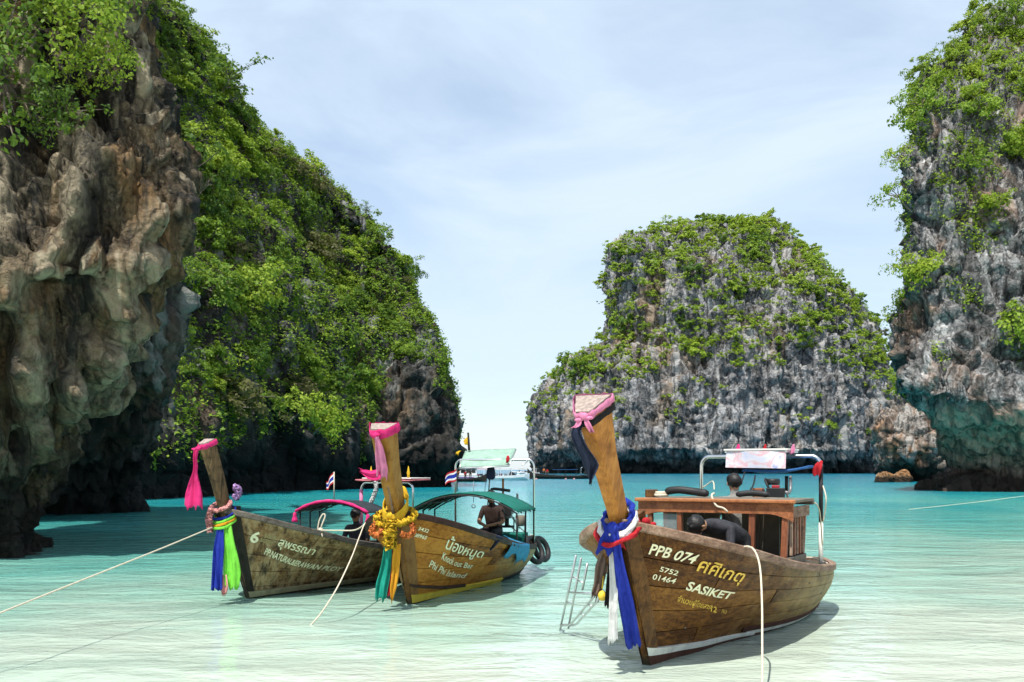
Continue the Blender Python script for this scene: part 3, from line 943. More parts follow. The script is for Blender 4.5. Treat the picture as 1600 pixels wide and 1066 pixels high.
# the rest of the island wood as one mass
V_, F_, R_ = [], [], []
b0 = 0
src = []
for me in PROTO_FAR:
    v = np.empty(len(me.vertices) * 3, np.float32); me.vertices.foreach_get('co', v)
    a = np.empty(len(me.vertices), np.float32); me.attributes['rnd'].data.foreach_get('value', a)
    n_ = me['leaf_verts']; src.append((v.reshape(-1, 3)[:n_], a[:n_]))
for p, n, px, py in ip[300:]:
    v, a = src[int(rng.integers(len(src)))]
    sel = slice(0, len(v) // 8 * 4)      # half of the leaves is plenty at this size
    v = v[sel]; a = a[sel]
    s = float(2.6 + 3.2 * rng.random() ** 1.6) * (.7 if py > 600 else 1.0)
    th = rng.uniform(0, 6.28); c_, s_ = math.cos(th), math.sin(th)
    q = v * np.array((s, s, s * .9))
    q = np.stack((q[:, 0] * c_ - q[:, 1] * s_, q[:, 0] * s_ + q[:, 1] * c_, q[:, 2]), 1) + p
    V_.append(q); F_.append(np.arange(len(q)).reshape(-1, 4) + b0); R_.append(np.clip(a * .5 + rng.random() * .6 - .05, 0, 1)); b0 += len(q)
o = obj('undergrowth', leaf_mesh('undergrowth', np.concatenate(V_), np.concatenate(F_), np.concatenate(R_), LEAF[1]))
tag(o, 'dense green scrub covering the island slopes', 'foliage', kind='stuff')

# ---- leafy bush hanging over the top of the near cliff
PROTO_NEAR = []
for i, (f, m, lop) in enumerate(((.6, 1, .1), (.7, 0, 0))):
    V, Fc, rn, C = crown_parts(400 + i, 1.0, f, 44, 40, .050, up=.7, lop=lop, hollow=.1)
    t = limb_mesh(410 + i, C, .9, .05, 26, 6)
    PROTO_NEAR.append((leaf_mesh('bush_crown', V + np.array((0, 0, .9)), Fc, rn, LEAF[m]), mesh_data('bush_trunk', t.v, t.f, BARK, True)))
for k, (px, py, d, s, pr, lab) in enumerate(((20, 150, 22.6, 1.25, 1, 'leafy bush hanging on the near cliff at the photo edge'),
        (120, 70, 23.2, 1.35, 0, 'largest bright leafy bush high on the near cliff'),
        (170, 120, 23.4, 1.05, 0, 'bright bush with trailing twigs next to the largest one'),
        (50, 20, 23.0, 1.25, 1, 'dark leafy bush at the top of the near cliff'),
        (185, 20, 24.0, 1.0, 1, 'bush at the top corner of the near cliff'),
        (95, 190, 22.6, .95, 1, 'small leafy bush lowest on the near cliff face'))):
    plant(PROTO_NEAR[pr], W(px, py, d), np.array((.12, -.97, .22)), s, rng, 'cliff_bush', lab, 'bushes on the near cliff', .88, 1.0, True)
# trees leaning out over the dark foot of the wooded cliff
for px, py, d, s, pr, lab in ((505, 668, 90.5, 2.6, 2, 'bright tree leaning out over the dark foot of the wooded cliff'), (465, 650, 88, 2.0, 1, 'tree behind the bright one leaning over the dark cliff foot'),
                              (665, 560, 112, 2.0, 1, 'tree clinging to the seaward nose of the wooded cliff'), (680, 610, 113, 1.5, 1, 'small tree lowest on the seaward nose of the wooded cliff')):
    plant(PROTO_MID[pr] if px < 600 else PROTO_SPARSE[0], W(px, py, d), np.array((.9, -.35, .25)), s, rng, 'jungle_tree', lab, 'trees on the wooded cliff', .7, 1.0, True)

# bare pale trees and dead limbs among the green
m_ = Mat('dead_wood')
m_.bsdf(m_.ramp(m_.noise(m_.map((1, 1, .3)), 8.0, 4.0), [(.3, (.13, .105, .08)), (.7, (.30, .26, .20))]), .9, .2)
BARE = []
for i in range(4):
    r_ = np.random.default_rng(500 + i)
    C_ = r_.normal(size=(26, 3)) * np.array((.45, .45, .30)) + np.array((.5, 0, .3))
    t_ = limb_mesh(510 + i, C_, .9, .032, 20, 5)
    BARE.append(mesh_data('bare_tree', t_.v, t_.f, m_.m, True))
for src_, cnt, nm, far in ((C_WOOD, 9, 'wooded cliff', 1.0), (C_RIGHT, 5, 'right-hand cliff', 1.0)):
    wf_ = (lambda P, NN, a, b: w_wood(P, NN, a, b) * ~_hid(a, b)) if src_ is C_WOOD else w_right
    for i, (p, n, px, py) in enumerate(face_points(src_[0], src_[1], wf_, cnt, 5.0, rng)):
        o = obj('bare_tree', BARE[i % 4])
        o.location = p + n * .5
        up = Vector((0, 0, 1)).lerp(Vector(n), .75).normalized()
        o.rotation_euler = (up.to_track_quat('Z', 'Y') @ Matrix.Rotation(float(rng.uniform(0, 6.28)), 3, 'Z').to_quaternion()).to_euler()
        s_ = float(rng.uniform(1.2, 1.9)); o.scale = (s_, s_, s_)
        tag(o, 'bare pale-limbed tree on the ' + nm + ' ' + zone(py, (80, 160, 240, 320, 400, 480, 560, 999), ('at the top', 'near the top', 'high up', 'in the upper part', 'above the middle', 'about the middle', 'below the middle', 'low down')) + (zone(px, (380, 480, 9999), (' by the near cliff', ' over the left boat', ' over the middle boat')) if src_ is C_WOOD else ''), 'tree', 'bare trees on the cliffs')
# ------------------------------------------------------------------ materials of the boats and small things
def wood_material(name, dark, mid, light, grain=(1.2, 14, 14), fade=None, fade_x=(3, 6), streak=0.0, rough=.6, spec=.3, blotch=.35):
    m = Mat(name)
    oi = m.n('ObjectInfo').outputs['Random']
    g = m.noise(m.map(grain), 2.2, 6.0, .72, .8)
    b = m.noise(m.map((1, 1, 1.6)), 2.6, 5.0, .62, .5)
    f = m.math('ADD', m.math('MULTIPLY', g, .62), m.math('MULTIPLY', b, .38))
    f = m.math('ADD', f, m.math('MULTIPLY', m.math('SUBTRACT', oi, .5), .20))
    c = m.ramp(f, [(.36, dark), (.50, mid), (.62, light)])
    bl = m.noise(m.map((1, 1, 1), loc=(3, 7, 1)), 5.0, 4.0, .7)
    c = m.mix(m.ramp(bl, [(.52, 0.0), (.72, blotch)]), c, tuple(x * .3 for x in dark))
    if fade is not None:
        sx = m.n('SeparateXYZ', Vector=m.co.outputs['Object']).outputs['X']
        q = m.math('DIVIDE', m.math('SUBTRACT', m.math('ADD', sx, m.math('MULTIPLY', m.math('SUBTRACT', b, .5), 3.0)), fade_x[0]), fade_x[1] - fade_x[0])
        c = m.mix(m.ramp(q, [(0, 0.0), (1, .88)]), c, m.mix(b, tuple(x * .55 for x in fade), fade))
    if streak:
        s = m.noise(m.map((5.0, 5.0, .7)), 1.6, 5.0, .66, .3)
        c = m.mix(m.ramp(s, [(.46, 0.0), (.62, streak)]), c, (.42, .31, .17))
        s2 = m.noise(m.map((7.0, 7.0, .6), loc=(4, 4, 4)), 1.5, 5.0, .66, .3)
        c = m.mix(m.ramp(s2, [(.50, 0.0), (.66, .85)]), c, (.012, .010, .008))
    # slime and weed just above the water
    sz = m.n('SeparateXYZ', Vector=m.co.outputs['Object']).outputs['Z']
    w = m.math('ADD', sz, m.math('MULTIPLY', m.math('SUBTRACT', b, .5), .16))
    c = m.mix(m.ramp(w, [(.03, .85), (.13, 0.0)]), c, (.030, .030, .016))
    h = m.math('ADD', g, m.math('MULTIPLY', bl, .5))
    m.bsdf(c, m.ramp(bl, [(.3, rough - .1), (.7, rough + .15)]), spec, 0.0, m.bump(h, .35, .012))
    return m.m

def plain(name, col, rough=.6, spec=.35, metal=0.0, var=.25, scale=6.0, bump=.15, dirt=0.0):
    m = Mat(name)
    n = m.noise(m.map(), scale, 4.0, .6)
    c = m.ramp(n, [(.25, tuple(x * (1 - var) for x in col)), (.75, tuple(min(1, x * (1 + var)) for x in col))])
    if dirt:
        c = m.mix(m.ramp(m.noise(m.map((1, 1, .4)), scale * .7, 5.0, .7), [(.5, 0.0), (.72, dirt)]), c, tuple(x * .25 for x in col))
    m.bsdf(c, rough, spec, metal, m.bump(n, bump, .01))
    return m.m

def cloth_material(name, col, sheen=.3, trans=.18):
    m = Mat(name)
    n = m.noise(m.map(), 7.0, 3.0, .55)
    w = m.noise(m.map((14, 14, 2.2)), 2.4, 4.0, .6, .8)
    c = m.ramp(m.math('ADD', m.math('MULTIPLY', n, .5), m.math('MULTIPLY', w, .5)), [(.3, tuple(x * .66 for x in col)), (.7, tuple(min(1, x * 1.1 + .02) for x in col))])
    p = m.t.nodes.new('ShaderNodeBsdfPrincipled')
    m.put(p.inputs['Base Color'], c); m.put(p.inputs['Roughness'], .75); m.put(p.inputs['Specular IOR Level'], .2)
    m.put(p.inputs['Normal'], m.bump(m.math('ADD', m.math('MULTIPLY', n, 1.2), w), .6, .03))
    t = m.n('BsdfTranslucent', Color=c)
    mx = m.t.nodes.new('ShaderNodeMixShader'); mx.inputs[0].default_value = trans
    m.t.links.new(p.outputs[0], mx.inputs[1]); m.t.links.new(t.outputs[0], mx.inputs[2])
    m.surf(mx)
    return m.m

def glass_material():
    m = Mat('window_glass')
    p = m.bsdf((.75, .85, .85), .06, .5)
    p.inputs['Transmission Weight'].default_value = .85
    p.inputs['IOR'].default_value = 1.1
    return m.m

M = dict(
    hull3=wood_material('hull_wood_varnished', (.050, .016, .003), (.17, .068, .011), (.28, .13, .026), fade=(.40, .31, .14), fade_x=(1.6, 4.4), blotch=.5, rough=.55, spec=.2),
    hull2=wood_material('hull_wood_oiled', (.095, .026, .003), (.34, .120, .011), (.47, .20, .028), fade=(.38, .31, .16), fade_x=(1.9, 4.2), blotch=.4, rough=.55, spec=.2),
    hull1=wood_material('hull_wood_weathered', (.042, .020, .007), (.19, .098, .036), (.31, .195, .090), fade=(.13, .085, .04), fade_x=(2, 5), streak=.75, blotch=.7, rough=.75),
    post3=wood_material('post_wood_amber', (.17, .058, .008), (.37, .145, .020), (.49, .22, .042), grain=(9, 9, 1.1), rough=.45, blotch=.3),
    post2=wood_material('post_wood_teak', (.12, .045, .005), (.26, .11, .012), (.36, .17, .026), grain=(9, 9, 1.1), rough=.45, blotch=.3),
    post1=wood_material('post_wood_grey', (.040, .026, .014), (.155, .095, .044), (.27, .185, .10), grain=(9, 9, 1.0), rough=.8, blotch=.6),
    stem3=wood_material('stem_wood', (.062, .025, .006), (.155, .068, .016), (.225, .108, .030), grain=(9, 9, 1.1), rough=.6),
    stem1=wood_material('stem_wood_black', (.012, .010, .008), (.030, .025, .019), (.060, .052, .040), grain=(9, 9, 1.1), rough=.8),
    rail3=wood_material('rail_wood_worn', (.10, .055, .035), (.24, .15, .10), (.36, .26, .19), grain=(1.5, 16, 16), rough=.75),
    rail2=wood_material('rail_wood_dark', (.016, .006, .004), (.036, .014, .009), (.07, .032, .02), grain=(1.5, 16, 16), rough=.6),
    rail1=wood_material('rail_wood_grey', (.020, .016, .012), (.060, .050, .040), (.13, .115, .095), grain=(1.5, 16, 16), rough=.8),
    cabin=wood_material('cabin_wood_red', (.12, .040, .018), (.26, .090, .035), (.38, .15, .055), grain=(2, 12, 12), rough=.5, blotch=.3),
    cabinpost=wood_material('cabin_post_wood', (.10, .032, .016), (.20, .065, .030), (.28, .10, .045), grain=(12, 12, 2), rough=.5, blotch=.3),
    endgrain=plain('end_grain', (.30, .24, .21), .85, .2, var=.45, scale=26, bump=.4),
    inner=plain('hull_inside', (.07, .06, .045), .85, .2, var=.4, scale=3),
    deck=plain('deck_boards', (.16, .14, .11), .85, .2, var=.4, scale=5, dirt=.5),
    white=plain('white_paint', (.66, .66, .60), .6, .3, var=.10, dirt=.4),
    cream=plain('cream_lettering', (.86, .82, .56), .6, .3, var=.15, scale=16, dirt=.38),
    gold=plain('gold_lettering', (.78, .50, .07), .55, .35, var=.25, scale=16, dirt=.6),
    fadedgold=plain('faded_lettering', (.40, .34, .16), .7, .2, var=.3, dirt=.5),
    yellowp=plain('yellow_paint', (.62, .45, .04), .55, .35, var=.12, dirt=.35),
    palestripe=plain('pale_stripe_paint', (.36, .33, .20), .7, .2, var=.2, dirt=.5),
    redbrown=plain('bottom_paint', (.075, .030, .020), .7, .2, var=.3, dirt=.4),
    steel=plain('stainless_tube', (.62, .62, .62), .25, .5, 1.0, var=.1, bump=.02),
    alu=plain('aluminium', (.55, .56, .57), .4, .5, .9, var=.12, bump=.05),
    rubber=plain('black_rubber', (.016, .016, .017), .55, .3, var=.3),
    blackmetal=plain('engine_black', (.020, .020, .020), .45, .4, .3, var=.3),
    greymetal=plain('engine_grey', (.20, .20, .21), .5, .4, .6, var=.35, dirt=.6),
    redmetal=plain('engine_red', (.30, .012, .020), .45, .4, var=.2, dirt=.4),
    rope=plain('pale_rope', (.55, .49, .38), .9, .1, var=.25, scale=60, bump=.6),
    bluerope=plain('dark_rope', (.03, .03, .035), .9, .1, var=.25, scale=60, bump=.6),
    pink=cloth_material('hot_pink_cloth', (.78, .025, .20)),
    palepink=cloth_material('pale_pink_cloth', (.74, .24, .42)),
    blue=cloth_material('royal_blue_cloth', (.008, .030, .36)),
    navy=cloth_material('navy_cloth', (.012, .022, .055)),
    black=cloth_material('black_cloth', (.008, .008, .009)),
    whitec=cloth_material('white_cloth', (.80, .80, .78)),
    redc=cloth_material('red_cloth', (.50, .012, .022)),
    lime=cloth_material('lime_cloth', (.22, .72, .06)),
    teal=cloth_material('teal_cloth', (.006, .33, .24)),
    amber=cloth_material('amber_cloth', (.80, .36, .015)),
    yellowc=cloth_material('yellow_cloth', (.82, .50, .02)),
    salmon=cloth_material('salmon_cloth', (.82, .36, .34)),
    orange=cloth_material('orange_flowers', (.82, .24, .06)),
    lilac=cloth_material('lilac_flowers', (.50, .30, .62)),
    sky=cloth_material('sky_blue_towel', (.05, .30, .52)),
    greencan=cloth_material('green_canvas', (.010, .20, .15), trans=.3),
    darkcan=cloth_material('dark_canvas', (.020, .028, .034), trans=.1),
    mint=cloth_material('mint_tarpaulin', (.34, .52, .42), trans=.2),
    plaid=cloth_material('brown_checked_cloth', (.20, .14, .115)),
    rose=cloth_material('rose_canvas', (.62, .20, .22)),
    glass=glass_material(),
    skin=plain('skin', (.33, .175, .10), .55, .35, var=.08, bump=.05),
    hair=plain('black_hair', (.010, .009, .009), .5, .35, var=.4, scale=40, bump=.6),
    shirt_black=cloth_material('black_shirt', (.030, .030, .038), trans=.0),
    shirt_grey=cloth_material('pale_grey_shirt', (.24, .23, .21), trans=.0),
    shirt_brown=cloth_material('brown_shirt', (.030, .013, .009), trans=.0),
    trousers=cloth_material('dark_trousers', (.016, .017, .020), trans=.0),
    boatwhite=plain('white_gelcoat', (.78, .80, .80), .35, .5, var=.06),
    boatpurple=plain('purple_trim', (.18, .09, .28), .5, .4),
    boatdark=plain('tarred_wood', (.020, .017, .014), .7, .3, var=.4),
    bluetarp=cloth_material('blue_tarpaulin', (.03, .14, .40)),
    tinted=plain('tinted_window', (.012, .014, .018), .12, .5),
)
def banner_material():
    m = Mat('printed_banner')
    n = m.noise(m.map((1, 1, 1)), 3.2, 4.0, .6, 1.2)
    c = m.ramp(n, [(.30, (.46, .50, .66)), (.45, (.56, .56, .62)), (.52, (.58, .34, .38)), (.60, (.60, .56, .60)), (.72, (.24, .30, .52))])
    m.bsdf(c, .45, .4)
    return m.m
M['banner'] = banner_material()
# ------------------------------------------------------------------ longtail boats
class Hull:
    """planked hull. local axes: x from the stem foot towards the stern, -y is the side the photo shows, z up from the water"""
    def __init__(s, foot, phi, G, Wl, bulge=.07):
        s.a = np.array((math.sin(R(phi)), math.cos(R(phi)))); s.n = np.array((s.a[1], -s.a[0]))
        s.foot = np.array(foot); s.rz = math.pi / 2 - R(phi)
        s.nu, s.nt = 161, 61
        g = np.array(G); w = np.array(Wl)
        ctrl = np.concatenate((g, w), 1)
        t = np.linspace(0, len(ctrl) - 1, s.nu)
        i = np.clip(np.floor(t).astype(int), 0, len(ctrl) - 2); f = (t - i)[:, None]
        p0 = ctrl[np.clip(i - 1, 0, 99)]; p1 = ctrl[i]; p2 = ctrl[i + 1]; p3 = ctrl[np.clip(i + 2, 0, len(ctrl) - 1)]
        A = .5 * (2 * p1 + (p2 - p0) * f + (2 * p0 - 5 * p1 + 4 * p2 - p3) * f ** 2 + (3 * p1 - p0 - 3 * p2 + p3) * f ** 3)
        xg, bg, zg, xw, bw = A.T
        T = np.linspace(0, 1, s.nt)[None, :]
        tw = .28
        def lag(v0, v1, v2):
            return (v0[:, None] * (T - tw) * (T - 1) / (tw) + v1[:, None] * T * (T - 1) / (tw * (tw - 1)) + v2[:, None] * T * (T - tw) / (1 - tw))
        X = lag(xw + .16, xw, xg); B = lag(bw * .35, bw, bg); Z = lag(np.full(s.nu, -.38), np.zeros(s.nu), zg)
        u = np.linspace(0, 1, s.nu)[:, None]
        B = B + bulge * np.clip((u - .3) / .3, 0, 1) * np.clip((T - .05) * (1 - T) * 4, 0, 1)
        B = np.maximum(B, .008)
        s.P = np.stack((X, -B, Z), -1)
        s.N = -np.cross(np.gradient(s.P, axis=0), np.gradient(s.P, axis=1))
        s.N /= np.linalg.norm(s.N, axis=2, keepdims=True)
        if s.N[80, 40, 1] > 0: s.N = -s.N
        s.L = s.P[:, -1]
    def at(s, u, t, off=0.0, side=1):
        u = np.atleast_1d(np.asarray(u, float)); t = np.atleast_1d(np.asarray(t, float))
        x = np.clip(u, 0, 1) * (s.nu - 1); y = np.clip(t, 0, 1) * (s.nt - 1)
        i = np.clip(x.astype(int), 0, s.nu - 2); j = np.clip(y.astype(int), 0, s.nt - 2)
        f = (x - i)[:, None]; g = (y - j)[:, None]
        def bl(A): return A[i, j] * (1 - f) * (1 - g) + A[i + 1, j] * f * (1 - g) + A[i, j + 1] * (1 - f) * g + A[i + 1, j + 1] * f * g
        p = bl(s.P) + bl(s.N) * off
        if side < 0: p = p * np.array((1, -1, 1))
        return p
    def world(s, p):
        p = np.asarray(p, float)
        xy = s.foot + p[..., 0:1] * s.a - p[..., 1:2] * s.n
        return np.concatenate((xy, p[..., 2:3]), -1)
    def local(s, w):
        w = np.asarray(w, float); d = w[:2] - s.foot
        return np.array((d @ s.a, -(d @ s.n), w[2]))
    def lp(s, px, py, Y):
        """local point seen at a photo pixel at camera distance Y"""
        return Vector(s.local(W(px, py, Y)))
    def lpx(s, px, py, x):
        """local point seen at a photo pixel, in the cross-section x"""
        dx = (px - CX) / F
        c = s.foot + s.a * x
        q = (c[1] * dx - c[0]) / (s.n[0] - s.n[1] * dx)
        Y = c[1] + q * s.n[1]
        return Vector((x, -q, CAMH + (HY - py) * Y / F))
    def find(s, px, py):
        """(u,t) of the shown side nearest a photo pixel"""
        if not hasattr(s, '_g'):
            w = s.world(s.P)
            s._g = np.stack((CX + F * w[..., 0] / w[..., 1], HY - F * (w[..., 2] - CAMH) / w[..., 1]), -1)
        d = ((s._g - np.array((px, py))) ** 2).sum(-1)
        i, j = np.unravel_index(d.argmin(), d.shape)
        i = int(np.clip(i, 1, s.nu - 2)); j = int(np.clip(j, 1, s.nt - 2))
        gu = (s._g[i + 1, j] - s._g[i - 1, j]) / 2; gt = (s._g[i, j + 1] - s._g[i, j - 1]) / 2
        e = np.linalg.solve(np.stack((gu, gt), 1), np.array((px, py)) - s._g[i, j])
        e = np.clip(e, -3, 3)
        return np.array(((i + e[0]) / (s.nu - 1), (j + e[1]) / (s.nt - 1)))
    def t_of_z(s, u, z):
        i = int(round(np.clip(u, 0, 1) * (s.nu - 1)))
        return float(np.interp(z, s.P[i, :, 2], np.linspace(0, 1, s.nt)))

    def build(s, root, name_mats, strakes=7, seed=1):
        mh, mr, mi, md = name_mats
        r = np.random.default_rng(seed)
        # inner shell
        v, f = [], []
        us = np.linspace(0, 1, 49); ts = np.linspace(0, .985, 13)
        for side in (1, -1):
            b = len(v)
            for u in us:
                v += [tuple(p) for p in s.at(np.full(13, u), ts, -.035, side)]
            for i in range(48):
                for j in range(12):
                    q = (b + i * 13 + j, b + (i + 1) * 13 + j, b + (i + 1) * 13 + j + 1, b + i * 13 + j + 1)
                    f.append(q if side > 0 else q[::-1])
        # transom
        b = len(v); tt = np.linspace(0, .985, 9)
        v += [tuple(p) for p in s.at(np.ones(9), tt, 0, 1)] + [tuple(p) for p in s.at(np.ones(9), tt, 0, -1)]
        for j in range(8): f.append((b + j, b + j + 1, b + 9 + j + 1, b + 9 + j))
        hull = obj('hull', mesh_data('hull', v, f, mi, True), root)
        # planks, strake by strake, two lengths to a strake
        edges = np.linspace(.10, 1.0, strakes + 1)
        for side in (1, -1):
            for k in range(strakes):
                cut = (.42, .58, .36, .66, .50, .30, .62, .45)[k % 8] + .03 * r.normal()
                for a0, a1 in ((0.0, cut), (cut, 1.0)):
                    n = max(6, int(26 * (a1 - a0)))
                    uu = np.linspace(a0 + (.0015 if a0 else 0), a1 - (.0015 if a1 < 1 else 0), n)
                    off = .004 + r.random() * .004
                    g = .0026
                    tl, th = edges[k] + g, edges[k + 1] - g
                    rows = [s.at(uu, np.full(n, tl), -.03, side), s.at(uu, np.full(n, tl), off - .003, side), s.at(uu, np.full(n, tl + .012), off, side), s.at(uu, np.full(n, (tl + th) / 2), off + .002, side),
                            s.at(uu, np.full(n, th - .012), off, side), s.at(uu, np.full(n, th), off - .003, side), s.at(uu, np.full(n, th), -.03, side)]
                    vv = np.concatenate(rows); ff = []
                    for j in range(6):
                        for i in range(n - 1):
                            q = (j * n + i, j * n + i + 1, (j + 1) * n + i + 1, (j + 1) * n + i)
                            ff.append(q[::-1] if side > 0 else q)
                    c0 = tuple(j * n for j in range(7)); c1 = tuple(j * n + n - 1 for j in range(7))
                    ff += [c0, c1[::-1]]
                    obj('plank', mesh_data('plank', vv, ff, mh, False), hull)
        # rub rails and caps
        for side in (1, -1):
            rb = MB()
            n = 40; uu = np.linspace(0.0, 1.0, n)
            top = s.at(uu, np.ones(n), 0, side)
            out = np.array((0, -1.0 if side > 0 else 1.0, 0))
            tang = np.gradient(top, axis=0); tang /= np.linalg.norm(tang, axis=1, keepdims=True)
            nrm = np.cross(tang, np.array((0, 0, 1.0))); nrm /= np.linalg.norm(nrm, axis=1, keepdims=True)
            if nrm[n // 2] @ out < 0: nrm = -nrm
            prof = [(-.055, .035), (.030, .035), (.042, .020), (.042, -.045), (.022, -.060), (-.055, -.050)]
            for i in range(n):
                for o_, z_ in prof: rb.v.append(tuple(top[i] + nrm[i] * o_ + np.array((0, 0, z_))))
            for i in range(n - 1):
                for k in range(6):
                    k2 = (k + 1) % 6
                    q = (i * 6 + k, i * 6 + k2, (i + 1) * 6 + k2, (i + 1) * 6 + k)
                    rb.f.append(q if side > 0 else q[::-1])
            rb.f += [tuple(range(6)), tuple((n - 1) * 6 + k for k in range(6))]
            rb.build('gunwale_rail', mr, root)
        # stern rail, foredeck, floor boards
        pe, pf = s.at(1, 1)[0], s.at(1, 1, 0, -1)[0]
        MB().bar(pe + np.array((.02, 0, -.01)), pf + np.array((.02, 0, -.01)), .10, .085).build('stern_rail', mr, root, bevel=.012)
        v, f = [], []
        for u in np.linspace(.02, .20, 7):
            p = s.at(u, .93, -.03)[0]; v += [tuple(p), (p[0], -p[1], p[2])]
        for i in range(6): f.append((2 * i, 2 * i + 1, 2 * i + 3, 2 * i + 2))
        obj('foredeck', mesh_data('foredeck', v, f, md), root)
        for k in range(9):
            u0, u1 = .22 + k * .084, .22 + (k + 1) * .084 - .006
            q = []
            for u in (u0, u1):
                t = s.t_of_z(u, .22); p = s.at(u, t, -.05)[0]; q += [(p[0], p[1], .22), (p[0], -p[1], .22)]
            b = MB(); b.add([(x, y, z + dz) for dz in (-.03, 0) for x, y, z in q], [(0, 2, 3, 1), (4, 5, 7, 6), (0, 1, 5, 4), (2, 6, 7, 3), (0, 4, 6, 2), (1, 3, 7, 5)])
            b.build('deck_board', md, root)
        return hull

    def stripe(s, root, name, us, zl, zh, mat, off=.013, sides=(1, -1)):
        for side in sides:
            n = 30; uu = np.linspace(us[0], us[1], n)
            lo = np.interp(uu, np.linspace(us[0], us[1], len(zl)), zl); hi = np.interp(uu, np.linspace(us[0], us[1], len(zh)), zh)
            tl = [s.t_of_z(u, z) for u, z in zip(uu, lo)]; th = [s.t_of_z(u, z) for u, z in zip(uu, hi)]
            a = s.at(uu, tl, off, side); b = s.at(uu, th, off, side); a2 = s.at(uu, tl, -.02, side); b2 = s.at(uu, th, -.02, side)
            v = np.concatenate((a2, a, b, b2)); f = []
            for j in range(3):
                for i in range(n - 1):
                    q = (j * n + i, j * n + i + 1, (j + 1) * n + i + 1, (j + 1) * n + i)
                    f.append(q[::-1] if side > 0 else q)
            obj(name, mesh_data(name, v, f, mat), root)

    def board(s, root, top_px, bot_px, mat, off=.026):
        """broad stem boards covering the plank ends on both sides"""
        ut = s.find(*top_px)[0]; ub = s.find(*bot_px)[0]
        n, m = 14, 5
        for side in (1, -1):
            v = []
            for i in range(n):
                t = .14 + .86 * i / (n - 1)
                ue = ub + (ut - ub) * max(0, (t - .28) / .72)
                for j in range(m): v.append(s.at(ue * j / (m - 1), t, off, side)[0])
                v.append(s.at(ue, t, -.01, side)[0])
            f = []
            for i in range(n - 1):
                for j in range(m):
                    q = (i * (m + 1) + j, i * (m + 1) + j + 1, (i + 1) * (m + 1) + j + 1, (i + 1) * (m + 1) + j)
                    f.append(q if side > 0 else q[::-1])
            obj('stem_board', mesh_data('stem_board', v, f, mat), root)

    def post(s, root, name, st, mat, cap=None, seed=0):
        """wedge-section timber: stations (x_front, z_front, half width front, half width back, depth)"""
        b = MB(); n = len(st)
        pts = np.array([(q[0], q[1]) for q in st], float)
        tan = np.gradient(pts, axis=0); tan /= np.linalg.norm(tan, axis=1, keepdims=True)
        for (x, z, wf, wb, d), t in zip(st, tan):
            pr = np.array((t[1], -t[0]))
            pb = np.array((x, z)) + pr * d
            pm = np.array((x, z)) + pr * d * .12
            for q, w in (((x, z), -wf), (pm, -wf * 1.25), (pb, -wb), (pb, wb), (pm, wf * 1.25), ((x, z), wf)):
                b.v.append((q[0], w, q[1]))
        for i in range(n - 1):
            for k in range(6):
                k2 = (k + 1) % 6
                b.f.append((i * 6 + k, (i + 1) * 6 + k, (i + 1) * 6 + k2, i * 6 + k2))
        b.f += [tuple(range(6))]
        if cap is None: b.f += [tuple((n - 1) * 6 + k for k in range(6))[::-1]]
        o = b.build(name, mat, root, bevel=.008)
        if cap is not None:
            top = np.array(b.v[-6:]); t = tan[-1]; up = np.array((t[0], 0, t[1]))
            c = MB(); lo = top + up * -.002; hi = top + up * .022
            cen = top.mean(0)
            lo = cen + (lo - cen) * 1.0; hi = cen + up * .022 + (top - cen) * .97
            c.add(np.concatenate((lo, hi)), [tuple(range(6))[::-1], tuple(range(6, 12))] + [(k, (k + 1) % 6, 6 + (k + 1) % 6, 6 + k) for k in range(6)])
            c.build('end_grain', cap, o)
        return o

    def text(s, root, body, BL, BR, TL, mat, ref='H', bold=.0, side=1, off=.016, uv=None, label=None, narrow=None):
        cu = bpy.data.curves.new('lettering', 'FONT')
        cu.body = body; cu.size = 1.0; cu.offset = bold; cu.resolution_u = 3
        to = bpy.data.objects.new('lettering_curve', cu); COL.objects.link(to)
        dg = bpy.context.evaluated_depsgraph_get()
        me0 = bpy.data.meshes.new_from_object(to.evaluated_get(dg))
        cu.body = ref; dg.update()
        mr = bpy.data.meshes.new_from_object(to.evaluated_get(bpy.context.evaluated_depsgraph_get()))
        capn = max(v.co.y for v in mr.vertices) if len(mr.vertices) else .7
        bpy.data.objects.remove(to)
        V = np.array([v.co[:] for v in me0.vertices]); Fc = [tuple(p.vertices) for p in me0.polygons]
        if not len(V): return None
        x0, x1 = V[:, 0].min(), V[:, 0].max()
        a = (V[:, 0] - x0) / (x1 - x0); b = V[:, 1] / capn
        if uv is None:
            q = [s.find(*p) for p in (BL, BR, TL)]
        else: q = [np.array(p) for p in uv]
        U = q[0][None] + a[:, None] * (q[1] - q[0]) + b[:, None] * (q[2] - q[0])
        top = s.at(U[:, 0], U[:, 1], off, side)
        o = obj('lettering', mesh_data('lettering', top, Fc, mat), root)
        if label: o['label'] = label
        return o

def smooth_path(pts, n=24):
    return [Vector(p) for p in crom(np.array([tuple(p) for p in pts], float), n)]

def rope_line(name, pts, r, mat, label, n=30, parent=None, cat='rope', group=None):
    o = MB().tube(smooth_path(pts, n), r, 6).build(name, mat, parent, True)
    if label: tag(o, label, cat, group)
    return o

